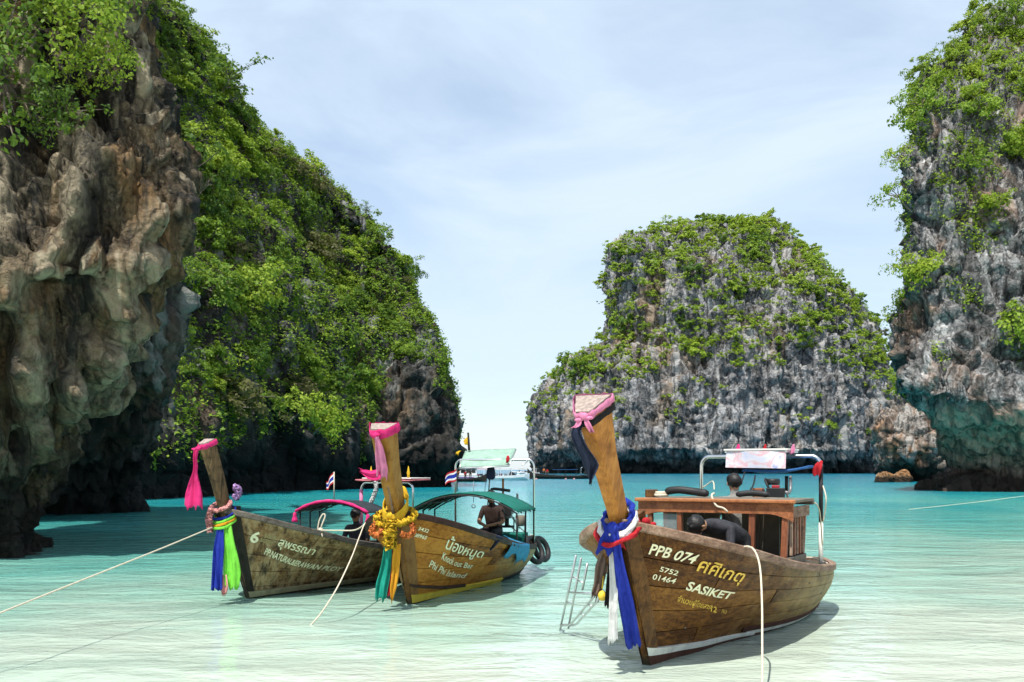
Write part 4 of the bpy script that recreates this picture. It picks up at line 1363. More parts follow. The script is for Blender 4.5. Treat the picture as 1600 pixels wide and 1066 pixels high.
def cloth_strip(name, path, widths, wdir, mat, folds=2.5, amp=.02, seed=0, n=26, m=13, parent=None, twist=0.0, ragged=.03):
    """hanging strip of cloth: path of centres, half widths along it, direction of its width"""
    r = np.random.default_rng(seed)
    c = np.array([tuple(p) for p in smooth_path(path, n)])
    w = np.interp(np.linspace(0, 1, n), np.linspace(0, 1, len(widths)), widths)
    wd = np.array(wdir, float); wd /= np.linalg.norm(wd)
    V = []
    ph = r.uniform(0, 6.28, 3)
    for i in range(n):
        s_ = i / (n - 1)
        t = c[min(i + 1, n - 1)] - c[max(i - 1, 0)]; t /= np.linalg.norm(t) + 1e-9
        ang = twist * s_
        u = wd * math.cos(ang) + np.cross(t, wd) * math.sin(ang)
        nn = np.cross(t, u)
        for j in range(m):
            q = j / (m - 1) * 2 - 1
            a_ = amp * (.35 + .65 * s_) * (math.sin(q * math.pi * folds / 2 + ph[0] + s_ * 1.3) + .5 * math.sin(q * math.pi * folds * 1.1 + ph[1] - s_ * 2.1))
            e = ragged * r.normal() if i == n - 1 else 0
            V.append(c[i] + u * (q * w[i] * (1 + .05 * math.sin(9 * s_ + ph[2]))) + nn * a_ + t * e)
    f = [(i * m + j, i * m + j + 1, (i + 1) * m + j + 1, (i + 1) * m + j) for i in range(n - 1) for j in range(m - 1)]
    o = obj(name, mesh_data(name, V, f, mat, True), parent)
    md = o.modifiers.new('thickness', 'SOLIDIFY'); md.thickness = .004; md.offset = 0
    return o

def wrap_band(c, rx, ry, z0, z1, mat, name, tilt=0.0, seed=0, thick=.03, parent=None, lumps=.012):
    """cloth wound round the post: a closed lumpy sleeve. c: centre in local axes (x,y)"""
    r = np.random.default_rng(seed)
    n, m = 28, 10
    ph = r.uniform(0, 6.28, 4)
    V = []
    for i in range(n):
        a = 2 * math.pi * i / n
        for j in range(m):
            e = 2 * math.pi * j / m
            h = (z0 + z1) / 2 + (z1 - z0) / 2 * math.sin(e) + tilt * math.cos(a)
            rr = thick * math.cos(e) + lumps * (math.sin(5 * a + 3 * e + ph[0]) + .6 * math.sin(9 * a - 2 * e + ph[1]))
            V.append((c[0] + (rx + rr) * math.cos(a), c[1] + (ry + rr) * math.sin(a), h + lumps * math.sin(4 * a + ph[2])))
    f = [(i * m + j, ((i + 1) % n) * m + j, ((i + 1) % n) * m + (j + 1) % m, i * m + (j + 1) % m) for i in range(n) for j in range(m)]
    return obj(name, mesh_data(name, V, f, mat, True), parent)

def garland(name, pts, r, mat, label=None, parent=None, n=70, m=14, seed=0, cat='garland'):
    """rope of packed blossoms: one lumpy tube"""
    n = int(n * 1.8)
    c = smooth_path(pts, n)
    b = MB(); rr = [r * (.78 + .30 * abs(math.sin(i * .9))) for i in range(n)]
    b.tube(c, rr, m)
    rs = np.random.default_rng(seed)
    V = np.array(b.v)
    V += rs.normal(size=V.shape) * r * .27
    o = obj(name, mesh_data(name, V, b.f, mat, True), parent)
    if label: tag(o, label, cat)
    return o

def attach(o, root):
    """top-level thing built in a boat's local axes"""
    o.location = root.location; o.rotation_euler = root.rotation_euler
    return o
# ------------------------------------------------------------------ people
def person(label, J, mats, root=None, face=(-1, 0, 0), group=None, hairlen=0.0, cat='person', short_sleeve=True, scale=1.0):
    """one continuous skinned body from joints; mats: skin, shirt, trousers"""
    vs, rad, reg, ed = [], [], [], []
    def v(p, r, g):
        vs.append(Vector(p)); rad.append(r * scale); reg.append(g); return len(vs) - 1
    def e(a, b): ed.append((a, b))
    pel = v(J['pelvis'], .145, 2); ch0 = v(Vector(J['pelvis']).lerp(Vector(J['chest']), .5), .135, 1); ch = v(J['chest'], .155, 1)
    nb = v(Vector(J['chest']).lerp(Vector(J['neck']), .75), .085, 1); nk = v(J['neck'], .052, 0)
    hd = Vector(J['head']); nv = Vector(J['neck']); ax = (hd - nv).normalized()
    jaw = v(hd - ax * .045, .074, 0); sk = v(hd + ax * .03, .094, 0); tp = v(hd + ax * .085, .062, 0)
    for a, b in ((pel, ch0), (ch0, ch), (ch, nb), (nb, nk), (nk, jaw), (jaw, sk), (sk, tp)): e(a, b)
    for sd in 'LR':
        s1 = v(J['sh' + sd], .066, 1); el = v(J['el' + sd], .045, 0 if short_sleeve else 1)
        um = v(Vector(J['sh' + sd]).lerp(Vector(J['el' + sd]), .5), .054, 1)
        wr = v(J['wr' + sd], .030, 0)
        e(ch, s1); e(s1, um); e(um, el); e(el, wr)
        d = (Vector(J['wr' + sd]) - Vector(J['el' + sd])).normalized()
        side = d.cross(Vector((0, 0, 1)))
        side = side.normalized() if side.length > .1 else Vector((0, 1, 0))
        pm = v(Vector(J['wr' + sd]) + d * .075 * scale, .034, 0); e(wr, pm)
        for k in range(4):
            o = side * ((k - 1.5) * .020 * scale)
            ln = (.036, .042, .039, .030)[k] * scale
            a = v(vs[pm] + d * .03 * scale + o * 1.15, .0100, 0); b = v(vs[a] + d * ln + Vector((0, 0, -.012)), .0092, 0); c = v(vs[b] + d * ln * .5 + Vector((0, 0, -.022)), .0080, 0)
            e(pm, a); e(a, b); e(b, c)
        th = v(Vector(J['wr' + sd]) + d * .045 * scale + side * .038 * scale, .012, 0); t2 = v(vs[th] + d * .035 * scale + side * .015, .0095, 0)
        e(wr, th); e(th, t2)
        hp = v(J['hip' + sd], .105, 2); tm = v(Vector(J['hip' + sd]).lerp(Vector(J['kn' + sd]), .5), .082, 2); kn = v(J['kn' + sd], .060, 2)
        cm = v(Vector(J['kn' + sd]).lerp(Vector(J['an' + sd]), .4), .056, 2); an = v(J['an' + sd], .038, 2)
        toe = v(Vector(J['an' + sd]) + Vector(face).normalized() * .16 * scale + Vector((0, 0, -.035)), .030, 0)
        e(pel, hp); e(hp, tm); e(tm, kn); e(kn, cm); e(cm, an); e(an, toe)
    me = bpy.data.meshes.new('person')
    me.from_pydata([tuple(p) for p in vs], ed, [])
    o = bpy.data.objects.new('person', me); COL.objects.link(o)
    o.modifiers.new('skin', 'SKIN')
    sub = o.modifiers.new('sub', 'SUBSURF'); sub.levels = 1; sub.render_levels = 1
    sv = me.skin_vertices[0].data
    for i, q in enumerate(rad): sv[i].radius = (q, q); sv[i].use_root = (i == 0)
    me.update()
    dg = bpy.context.evaluated_depsgraph_get()
    new = bpy.data.meshes.new_from_object(o.evaluated_get(dg))
    o.modifiers.clear(); o.data = new; new.name = 'person'
    new.materials.clear()
    for m_ in mats[:3]: new.materials.append(m_)
    A = np.array([tuple(p) for p in vs]); rr = np.array(rad); rg = np.array(reg)
    for p in new.polygons:
        c = np.array(p.center); d = np.linalg.norm(A - c, axis=1) - rr
        p.material_index = int(rg[d.argmin()]); p.use_smooth = True
    fv = Vector(face).normalized(); fv = (fv - ax * fv.dot(ax)).normalized(); sv_ = ax.cross(fv)
    # hair cap, ears, nose, eyes
    rot = Matrix((fv, sv_, ax)).transposed()
    hb = MB(); hb.ball(hd + ax * .040 - fv * .020, .104 * scale, 14, 9, (1.02, .94, .98), rot)
    rs = np.random.default_rng(len(label))
    hv = np.array(hb.v); hv += rs.normal(size=hv.shape) * .006
    hair = obj('hair', mesh_data('hair', hv, hb.f, mats[3] if len(mats) > 3 else M['hair'], True), o)
    for sgn in (-1, 1):
        MB().ball(hd + sv_ * sgn * .088 + ax * .005, .024 * scale, 8, 6, (.6, .45, 1.2), rot).build('ear', mats[0], o, True)
        MB().ball(hd + sv_ * sgn * .032 + fv * .082 + ax * .015, .011, 8, 6).build('eye', M['hair'], o, True)
    MB().ball(hd + fv * .092 - ax * .012, .017, 8, 6, (1, .8, 1.4), rot).build('nose', mats[0], o, True)
    if root is not None: attach(o, root)
    tag(o, label, cat, group)
    return o

def standing(base, h=1.68, face=(-1, 0, 0)):
    b = Vector(base); f = Vector(face).normalized(); s = Vector((0, 0, 1)).cross(f)
    k = h / 1.70
    def P(fx, sx, z): return b + f * (fx * k) + s * (sx * k) + Vector((0, 0, z * k))
    return dict(pelvis=P(0, 0, .92), chest=P(0, 0, 1.27), neck=P(.01, 0, 1.45), head=P(.03, 0, 1.57), shL=P(0, .19, 1.36), shR=P(0, -.19, 1.36),
                elL=P(-.02, .26, 1.09), elR=P(-.02, -.26, 1.09), wrL=P(.10, .24, .86), wrR=P(.10, -.24, .86),
                hipL=P(0, .10, .86), hipR=P(0, -.10, .86), knL=P(.03, .11, .48), knR=P(.03, -.11, .48), anL=P(-.02, .11, .08), anR=P(-.02, -.11, .08))

def seated(base, seat, face=(-1, 0, 0), lean=.08):
    """base: point on the floor below the pelvis; seat: seat height above it"""
    b = Vector(base); f = Vector(face).normalized(); s = Vector((0, 0, 1)).cross(f)
    def P(fx, sx, z): return b + f * fx + s * sx + Vector((0, 0, z))
    z = seat + .12
    return dict(pelvis=P(0, 0, z), chest=P(lean, 0, z + .36), neck=P(lean * 1.6, 0, z + .54), head=P(lean * 1.9 + .02, 0, z + .66), shL=P(lean, .19, z + .44), shR=P(lean, -.19, z + .44),
                elL=P(lean + .10, .25, z + .18), elR=P(lean + .10, -.25, z + .18), wrL=P(lean + .30, .07, z + .14), wrR=P(lean + .30, -.07, z + .14),
                hipL=P(.03, .10, z - .02), hipR=P(.03, -.10, z - .02), knL=P(.43, .15, z + .02), knR=P(.43, -.15, z + .02), anL=P(.42, .14, .09), anR=P(.42, -.14, .09))
# ------------------------------------------------------------------ shared fittings
def engine(parent, c, s=1.0, yaw=0.0, red=True):
    """car engine on a swivel mount with its long shaft: part of the boat"""
    e = bpy.data.objects.new('engine', None); COL.objects.link(e); e.parent = parent
    e.location = c; e.rotation_euler = (0, 0, yaw); e.scale = (s, s, s)
    MB().box((0, 0, .14), (.46, .26, .22)).box((.02, 0, .27), (.40, .20, .07)).box((-.02, 0, -.01), (.34, .22, .09)).build('engine_block', M['greymetal'], e, bevel=.015)
    MB().box((0, 0, .335), (.38, .13, .055)).build('valve_cover', M['redmetal'] if red else M['blackmetal'], e, bevel=.015)
    MB().lathe([(.0, -.03), (.115, -.03), (.12, 0), (.12, .05), (.10, .07), (0, .07)], (-.06, .05, .40), 16).build('air_filter', M['blackmetal'], e, True)
    MB().box((-.30, 0, .17), (.06, .30, .30)).build('radiator', M['blackmetal'], e, bevel=.008)
    MB().tube(smooth_path([(-.1, -.15, .25), (-.1, -.21, .24), (.0, -.24, .30), (.05, -.24, .47), (.02, -.24, .50)], 14), .026, 8).build('exhaust_pipe', M['greymetal'], e, True)
    MB().tube(smooth_path([(-.25, .10, .30), (-.2, .16, .42), (0, .16, .46), (.15, .12, .36)], 12), .020, 8).build('hose', M['rubber'], e, True)
    for k in range(3):
        MB().tube(smooth_path([(-.12 + .12 * k, -.10, .28), (-.12 + .12 * k, -.18, .22), (-.10 + .12 * k, -.20, .12)], 8), .018, 7).build('manifold_pipe', M['greymetal'], e, True)
    MB().tube([(-.3, -.02, .05), (-1.0, -.05, .16)], .017, 8).ball((-1.0, -.05, .16), .03).build('steering_handle', M['blackmetal'], e, True)
    MB().tube([(.24, 0, .10), (2.3, 0, -.42)], .024, 8).build('propeller_shaft', M['greymetal'], e, True)
    MB().lathe([(.05, -.10), (.05, .10), (.035, .12)], (0, 0, -.16), 10).box((0, 0, -.25), (.16, .30, .05)).build('swivel_mount', M['blackmetal'], e)
    return e

def arch(parent, x, hw, z0, z1, r=.022, mat='steel', lean=0.0, name='canopy_frame'):
    """bent tube hoop across the stern"""
    c = .14
    p = [(x, -hw, z0), (x + lean * .9, -hw, z1 - c)]
    for k in range(1, 6):
        a = k / 6 * math.pi / 2
        p.append((x + lean, -hw + c * (1 - math.cos(a)), z1 - c + c * math.sin(a)))
    q = [(a, -b, d) for a, b, d in p[::-1]]
    return MB().tube(p + q, r, 8).build(name, M[mat], parent, True)

def thai_flag(parent, foot, h, w, fh, wdir, seed=0, polemat='blackmetal'):
    """small flag on a staff: part of the boat, its five bands as sub-parts"""
    f = Vector(foot)
    staff = MB().tube([f, f + Vector((0, 0, h))], .011, 6).build('flag_staff', M[polemat], parent, True)
    d = Vector(wdir).normalized()
    z = f.z + h
    for a, b, m_ in ((0, 1, 'redc'), (1, 2, 'whitec'), (2, 4, 'blue'), (4, 5, 'whitec'), (5, 6, 'redc')):
        V, Fc = [], []
        for i in range(9):
            s_ = i / 8
            wob = .035 * math.sin(s_ * 7 + seed) * s_
            for t in (a, b):
                V.append((f.x + d.x * w * s_ * .75 - d.y * wob, f.y + d.y * w * s_ * .75 + d.x * wob, z - fh * t / 6 * (1 - .25 * s_) - .75 * fh * s_ * (1 + .35 * math.sin(seed + 4 * s_))))
        Fc = [(2 * i, 2 * i + 1, 2 * i + 3, 2 * i + 2) for i in range(8)]
        obj('flag_band', mesh_data('flag_band', V, Fc, M[m_], True), staff)
    return staff

def barrel(parent, x0, x1, hw, z0, z1, cm, rm, y0=0.0, ribs=5, posts=True, zfloor=.3, name='canopy', over=.05, fringe=None):
    """arched canvas on hoops"""
    n, m = 17, 6
    V = []
    def zz(q): return z0 + (z1 - z0) * (1 - abs(q) ** 2.1)
    for i in range(m):
        x = x0 + (x1 - x0) * i / (m - 1)
        sag = .012 * math.sin(i * 2.4)
        for j in range(n):
            q = j / (n - 1) * 2 - 1
            V.append((x, y0 + q * hw, zz(q) + sag * (1 - q * q)))
    Fc = [(i * n + j, i * n + j + 1, (i + 1) * n + j + 1, (i + 1) * n + j) for i in range(m - 1) for j in range(n - 1)]
    o = obj(name, mesh_data(name, V, Fc, cm, True), parent)
    md = o.modifiers.new('thickness', 'SOLIDIFY'); md.thickness = .012
    for k in range(ribs):
        x = x0 + (x1 - x0) * (k + .04) / (ribs - .92)
        MB().tube([(x, y0 + q * (hw - .01), zz(q) - .028) for q in np.linspace(-1, 1, 17)], .014, 6).build('rib', rm, o, True)
    for q in (-.66, -.33, 0, .33, .66):
        MB().bar((x0, y0 + q * hw, zz(q) - .045), (x1, y0 + q * hw, zz(q) - .045), .022, .022).build('batten', rm, o)
    if posts:
        for x in (x0 + .06, (x0 + x1) / 2, x1 - .06):
            for q in (-1, 1):
                MB().tube([(x, y0 + q * hw * .97, zfloor), (x, y0 + q * hw * .97, z0 - .01)], .015, 6).build('post', rm, o, True)
    return o, zz

def tied_band(name, o3, st_pts, mat, label, root, cat='cloth band', thick=.012, h=.05, wf=.07, wb=.20, depth=.33, lift=0.0, group=None):
    """cloth band bound round the top of the post just below the end grain: st_pts = (front x,z), tangent"""
    (x, z), t = st_pts
    pr = np.array((t[1], -t[0])); up = np.array((t[0], t[1]))
    ring = [((x, z), -wf), (np.array((x, z)) + pr * depth * .5, -(wf + wb) / 2 - .012), (np.array((x, z)) + pr * depth, -wb), (np.array((x, z)) + pr * (depth + .01), 0.0),
            (np.array((x, z)) + pr * depth, wb), (np.array((x, z)) + pr * depth * .5, (wf + wb) / 2 + .012), ((x, z), wf), (np.array((x, z)) - pr * .012, 0.0)]
    ring = [np.array((q[0], w, q[1])) for q, w in ring]
    cen = sum(ring) / len(ring)
    U = np.array((up[0], 0, up[1]))
    V = []
    rs = np.random.default_rng(len(label))
    n = 40
    loop = crom(np.array(ring + [ring[0]]), n + 1)[:-1]
    for i, p in enumerate(loop):
        out = (p - cen); out -= U * (out @ U); out /= np.linalg.norm(out)
        w_ = 1 + .35 * math.sin(i * 1.9) * .4 + .12 * rs.normal()
        for du, do in ((-h * w_, .002), (-h * .8 * w_, thick), (-h * .1, thick * 1.3 + .004 * math.sin(i * 2.2)), (h * .75 * w_, thick), (h * w_, .0)):
            V.append(p + U * (du + lift) + out * do)
    m = 5
    Fc = [(i * m + j, ((i + 1) % n) * m + j, ((i + 1) % n) * m + j + 1, i * m + j + 1) for i in range(n) for j in range(m - 1)]
    o = obj(name, mesh_data(name, V, Fc, mat, True))
    attach(o, root)
    tag(o, label, cat, group)
    return o, ring, cen

# ------------------------------------------------------------------ the cabin boat in front
G3 = [(-.80, .06, 1.50), (-.5, .38, 1.41), (0, .72, 1.28), (.6, .92, 1.15), (1.5, 1.0, .99), (2.5, 1.02, .85), (3.5, 1.0, .75), (4.5, .92, .67), (5.2, .78, .64), (5.6, .55, .66)]
W3 = [(0, .015), (.15, .05), (.5, .11), (1.0, .20), (1.9, .30), (2.7, .48), (3.5, .58), (4.4, .57), (4.95, .45), (5.2, .30)]
H3 = Hull((1.382, 10.237), 29.5, G3, W3)
B3 = empty('longtail_boat', (H3.foot[0], H3.foot[1], 0), H3.rz)
tag(B3, 'wooden longtail boat with red cabin and blue and white bow ribbons', 'boat')
H3.build(B3, (M['hull3'], M['rail3'], M['inner'], M['deck']), 7, 3)
H3.stripe(B3, 'waterline_stripe', (0.0, .50), (.105, .085, .03), (.20, .145, .062), M['white'], .032)
H3.stripe(B3, 'boot_topping', (0.0, .52), (-.15, -.1, -.06), (.103, .083, .028), M['redbrown'], .030)
H3.stripe(B3, 'waterline_stripe', (.47, .86), (.045, .03, .05), (.095, .075, .09), M['white'], .020)
H3.stripe(B3, 'rub_strake', (.455, .97), (.10, .08, .12), (.15, .125, .18), M['redbrown'], .026)
H3.post(B3, 'stem', [(.06, -.32, .035, .05, .10), (-.005, -.0, .04, .055, .14), (-.27, .62, .045, .105, .20), (-.56, 1.25, .05, .17, .22), (-.72, 1.47, .05, .20, .24)], M['stem3'])
PST3 = [(-.68, 1.30, .052, .08, .14), (-.87, 1.60, .054, .088, .165), (-1.20, 2.06, .058, .120, .20), (-1.45, 2.40, .064, .162, .26), (-1.52, 2.50, .068, .18, .29)]
H3.board(B3, (994, 826), (1027, 1012), M['stem3'])
H3.post(B3, 'bow_post', PST3, M['post3'], M['endgrain'])
z6 = lambda x, y: (980 + x / 4.633, 820 + y / 4.633)
H3.text(B3, 'PPB 074', z6(150, 205), z6(470, 275), z6(180, 132), M['cream'], bold=.022, label='cream painted registration PPB 074')
H3.text(B3, 'ศศิเกตุ', z6(495, 325), z6(815, 408), z6(530, 250), M['gold'], ref='ก', bold=.012, label='gold painted Thai name')
H3.text(B3, '5752', z6(228, 330), z6(355, 362), z6(240, 296), M['cream'], bold=.012)
H3.text(B3, '01464', z6(175, 388), z6(335, 420), z6(188, 350), M['cream'], bold=.012)
H3.text(B3, 'SASIKET', z6(415, 462), z6(738, 530), z6(446, 402), M['cream'], bold=.028, label='cream painted name SASIKET')
H3.text(B3, 'จำนวนผู้โดยสาร', z6(352, 548), z6(592, 606), z6(364, 516), M['gold'], ref='ก', bold=.006)
H3.text(B3, '12', z6(597, 620), z6(638, 630), z6(604, 578), M['gold'], bold=.02)
H3.text(B3, 'คน', z6(675, 630), z6(708, 638), z6(682, 604), M['gold'], ref='ก')
H3.text(B3, 'ศศิเกตุ', 0, 0, 0, M['gold'], ref='ก', bold=.012, side=-1, uv=((.36, .66), (.12, .66), (.35, .80)), label='gold painted Thai name on the far side')
for k, (u, t) in enumerate(((.16, .34), (.24, .5), (.52, .55), (.70, .62), (.33, .85), (.60, .8))):
    p = H3.at(u, t, .012)[0]
    MB().ball(p, .011, 6, 4).build('bolt_head', M['greymetal'], B3, True)

# cabin: front frame faces the bow
cab = bpy.data.objects.new('cabin', None); COL.objects.link(cab); cab.parent = B3
XC, XR, CW = 2.2, 3.0, .90
cp = lambda px, py: H3.lpx(px, py, XC)
for px in (1016, 1062, 1176, 1228):
    p = cp(px, 800)
    w_ = .072 if px in (1176, 1228) else .062
    MB().bar((XC, p.y * .96, .74), (XC, p.y, 1.52), w_, .07).build('cabin_post', M['cabinpost'], cab, bevel=.008)
for y in (-CW, CW):
    MB().bar((XR - .06, y * .96, .72), (XR - .06, y, 1.52), .07, .07).build('cabin_post', M['cabinpost'], cab, bevel=.008)
# fascia with rounded lower corners
fz0, fz1 = 1.46, 1.60
V = []; nn_ = 31
for j in range(nn_):
    q = j / (nn_ - 1) * 2 - 1
    lo = fz0 + .015 - .085 * max(0, (abs(q) - .72) / .28) ** 1.4
    for x in (XC - .055, XC - .02):
        V += [(x, q * .97, lo), (x, q * .97, fz1)]
Fc = []
for j in range(nn_ - 1):
    b = 4 * j; c = b + 4
    Fc += [(b, b + 1, c + 1, c), (b + 2, c + 2, c + 3, b + 3), (b, c, c + 2, b + 2), (b + 1, b + 3, c + 3, c + 1)]
Fc += [(0, 2, 3, 1), (4 * nn_ - 4, 4 * nn_ - 3, 4 * nn_ - 1, 4 * nn_ - 2)]
obj('fascia_board', mesh_data('fascia_board', V, Fc, M['cabin']), cab)
for sgn in (-1, 1):
    MB().box(((XC + XR) / 2 - .02, sgn * .955, 1.50), (XR - XC - .02, .03, .13)).build('fascia_board', M['rail3'] if sgn < 0 else M['cabin'], cab, bevel=.006)
MB().bar((XC - .075, -1.0, 1.625), (XC - .075, 1.0, 1.625), .07, .045).build('roof_edge_moulding', M['cabin'], cab, bevel=.012)
for k in range(7):
    y0_ = -1.0 + k * (2.0 / 7)
    MB().box(((XC + XR) / 2 + .03, y0_ + 1.0 / 7, 1.628 + .002 * (k % 3)), (XR - XC + .10, 2.0 / 7 - .008, .035)).build('roof_board', M['deck'], cab, bevel=.006)
MB().bar((XR + .08, -1.0, 1.60), (XR + .08, 1.0, 1.60), .06, .07).build('roof_edge_moulding', M['rail1'], cab, bevel=.01)
# side: low rail with upright slats
MB().bar((XC, -CW, .90), (XR, -CW, .90), .05, .12).build('cabin_rail', M['deck'], cab, bevel=.006)
for k in range(5):
    x = XC + .14 + k * .135
    MB().bar((x, -CW, .98), (x, -CW, 1.46), .028, .05).build('slat', M['cabinpost'] if k % 2 else M['rail3'], cab)
# glazed panel between the first two posts, sill rail
pa, pb = cp(1021, 800), cp(1057, 800)
MB().box((XC, (pa.y + pb.y) / 2, 1.20), (.012, abs(pa.y - pb.y), .50)).build('window_pane', M['glass'], cab)
MB().bar((XC, cp(1016, 800).y, .92), (XC, cp(1062, 800).y, .92), .05, .06).build('window_sill', M['cabinpost'], cab)
MB().bar((XC + .02, -.66, .50), (XC + .02, .66, .50), .04, .36).build('cabin_lower_board', M['inner'], cab)
for y0_, y1_ in ((-.86, -.62), (-.615, -.37), (-.365, -.14), (.16, .38), (.385, .62), (.625, .86)):
    MB().box((XR - .10, (y0_ + y1_) / 2, 1.02), (.025, y1_ - y0_, .92)).build('bulkhead_board', M['inner'], cab, bevel=.004)
MB().bar((XR - .10, -.88, 1.49), (XR - .10, .88, 1.49), .05, .05).build('bulkhead_rail', M['cabinpost'], cab)
# stern hoop, little awning with printed banner
arch(B3, 4.2, .84, .60, 2.19, .026, 'steel')
MB().tube([(4.2, -.84, .62), (4.2, -.84, 1.28)], .031, 8).build('pole_sleeve', M['white'], B3, True)
MB().tube([(4.2, -.84, 1.30), (4.2, -.84, 2.06)], .029, 8).build('pole_sleeve', M['rubber'], B3, True)
aw = bpy.data.objects.new('awning', None); COL.objects.link(aw); aw.parent = B3
bl_, br_ = H3.lpx(1134, 733, 3.75), H3.lpx(1228, 733, 3.75)
V = []
for i in range(13):
    s_ = i / 12
    y = bl_.y + (br_.y - bl_.y) * s_
    for z in (2.03, 2.11, 2.19, 2.26):
        V.append((3.75 + .015 * math.sin(6 * s_ + 9 * z) - .03 * (2.26 - z), y, z - .015 * s_))
obj('banner', mesh_data('banner', V, [(4 * i + j, 4 * i + j + 1, 4 * i + j + 5, 4 * i + j + 4) for i in range(12) for j in range(3)], M['banner'], True), aw)
MB().box((4.05, (bl_.y + br_.y) / 2, 2.27), (.62, abs(br_.y - bl_.y) + .06, .025)).build('awning_top', M['white'], aw, bevel=.006)
a_ = H3.lpx(1168, 741, 4.1); b_ = H3.lpx(1262, 741, 4.1)
V = []
for i in range(13):
    s_ = i / 12; y = a_.y + (b_.y - a_.y) * s_
    for j in range(5):
        V.append((3.85 + .16 * j, y, 1.97 + .05 * s_ - .035 * math.sin(s_ * math.pi) + .012 * math.sin(5 * s_ + j)))
o_ = obj('awning_sling', mesh_data('awning_sling', V, [(5 * i + j, 5 * i + j + 1, 5 * i + j + 6, 5 * i + j + 5) for i in range(12) for j in range(4)], M['bluetarp'], True), aw)
o_.modifiers.new('thickness', 'SOLIDIFY').thickness = .03
for y in (bl_.y, br_.y):
    MB().bar((3.75, y, 2.245), (4.36, y, 2.245), .03, .03).build('awning_batten', M['alu'], aw)
for px, m_ in ((1154, 'pink'), (1196, 'redc'), (1240, 'palepink')):
    p = H3.lpx(px, 700, 3.9)
    cloth_strip('pennant', [p + Vector((0, 0, .05)), p + Vector((0, .01, -.04)), p + Vector((.0, .02, -.10))], [.012, .035, .03], (0.3, 1, 0), M[m_], 2, .01, px, 8, 5, aw)
p = Vector((4.18, -.84, 2.12))
cloth_strip('pennant', [p, p + Vector((-.03, .03, -.08)), p + Vector((-.02, .05, -.21))], [.03, .07, .05], (.3, 1, 0), M['redc'], 2, .02, 4, 10, 6, aw)
engine(B3, tuple(H3.lpx(1212, 792, 3.75)), .80, .25)
MB().tube([H3.lpx(1229, 768, 4.0), H3.lpx(1229, 744, 4.0)], .024, 8).build('engine_post', M['blackmetal'], B3, True)
MB().box((3.8, -.10, 1.0), (.14, .14, 1.5)).build('engine_pedestal', M['cabinpost'], B3, bevel=.01)

# things lying on the cabin roof
p0, p1 = H3.lpx(1040, 764, 2.45), H3.lpx(1106, 771, 2.45)
p0.z = 1.72; p1.z = 1.70
o = MB().tube(smooth_path([p0, p0.lerp(p1, .3) + Vector((0, 0, .03)), p0.lerp(p1, .7) + Vector((.02, 0, .015)), p1], 16), [.03] + [.05] * 14 + [.035], 10).build('rolled_mat', M['rubber'], None, True)
attach(o, B3); tag(o, 'long black rubber roll lying on the red cabin roof', 'roll')
p0, p1 = H3.lpx(1150, 771, 2.6), H3.lpx(1202, 773, 2.6)
p0.z = 1.69; p1.z = 1.69
o = MB().tube(smooth_path([p0, p0.lerp(p1, .5) + Vector((.02, 0, .02)), p1], 12), [.02] + [.038] * 10 + [.02], 8).build('rolled_mat', M['rubber'], None, True)
attach(o, B3); tag(o, 'shorter black roll on the cabin roof beside the engine', 'roll')
p = H3.lpx(1018, 770, 2.45)
o = MB().box((p.x, p.y, 1.695), (.16, .12, .10)).build('wooden_block', M['stem3'], None, bevel=.01)
attach(o, B3); tag(o, 'small wooden block at the end of the cabin roof', 'block')
p = H3.lpx(1033, 770, 2.45)
o = MB().torus((p.x, p.y, 1.675), .075, .022, None, 18, 6).torus((p.x + .01, p.y, 1.705), .065, .02, None, 18, 6).build('rope_coil', M['rope'], None, True)
attach(o, B3); tag(o, 'small coil of rope on the cabin roof by the black roll', 'rope')
# ropes about the cabin
q0 = H3.lpx(1112, 775, 2.14); q1 = H3.lpx(1119, 790, 2.10); q2 = H3.lpx(1130, 794, 2.10); q3 = H3.lpx(1137, 800, 2.10)
attach(rope_line('rope', [q0 + Vector((.1, 0, .03)), q0, q1, q2, q3], .013, M['rope'], 'frayed pale rope end hanging over the cabin fascia', 20), B3)
c0, c1 = H3.lpx(1107, 753, 4.2), H3.lpx(1118, 773, 2.6)
attach(rope_line('rope', [(4.2, .84, 1.72), H3.lpx(1113, 752, 4.1), H3.lpx(1116, 765, 3.5)], .009, M['rope'], 'pale lashing tied round the stern hoop leg above the roof', 14), B3)
attach(rope_line('rope', [(3.06, -.95, 1.62), (3.4, -.99, 1.50), (4.0, -.90, 1.02), (4.2, -.86, 1.05)], .009, M['rope'], 'pale rope from the cabin roof corner to the stern pole', 18), B3)
attach(rope_line('rope', [(4.19, -.87, 1.78), (4.10, -.93, 1.62), (4.16, -.90, 1.42), (4.19, -.87, 1.30)], .010, M['rope'], 'loose rope lashed to the black and white stern pole', 16), B3)
attach(rope_line('rope', [H3.lpx(1164, 737, 3.8), H3.lpx(1160, 750, 3.7), H3.lpx(1158, 757, 3.6)], .010, M['bluerope'], 'dark cord hanging from the banner beside the standing man', 10), B3)
attach(rope_line('rope', [H3.lpx(1180, 743, 3.8), H3.lpx(1177, 758, 3.7), H3.lpx(1171, 768, 3.5)], .012, M['bluerope'], 'dark cord hanging below the middle of the banner', 10), B3)
attach(rope_line('rope', [(4.4, -.88, .72), (4.9, -.70, .70), (5.2, -.45, .72), (4.9, -.3, .71), (4.6, -.6, .72)], .012, M['rope'], 'rope lying along the rounded stern deck', 20), B3)

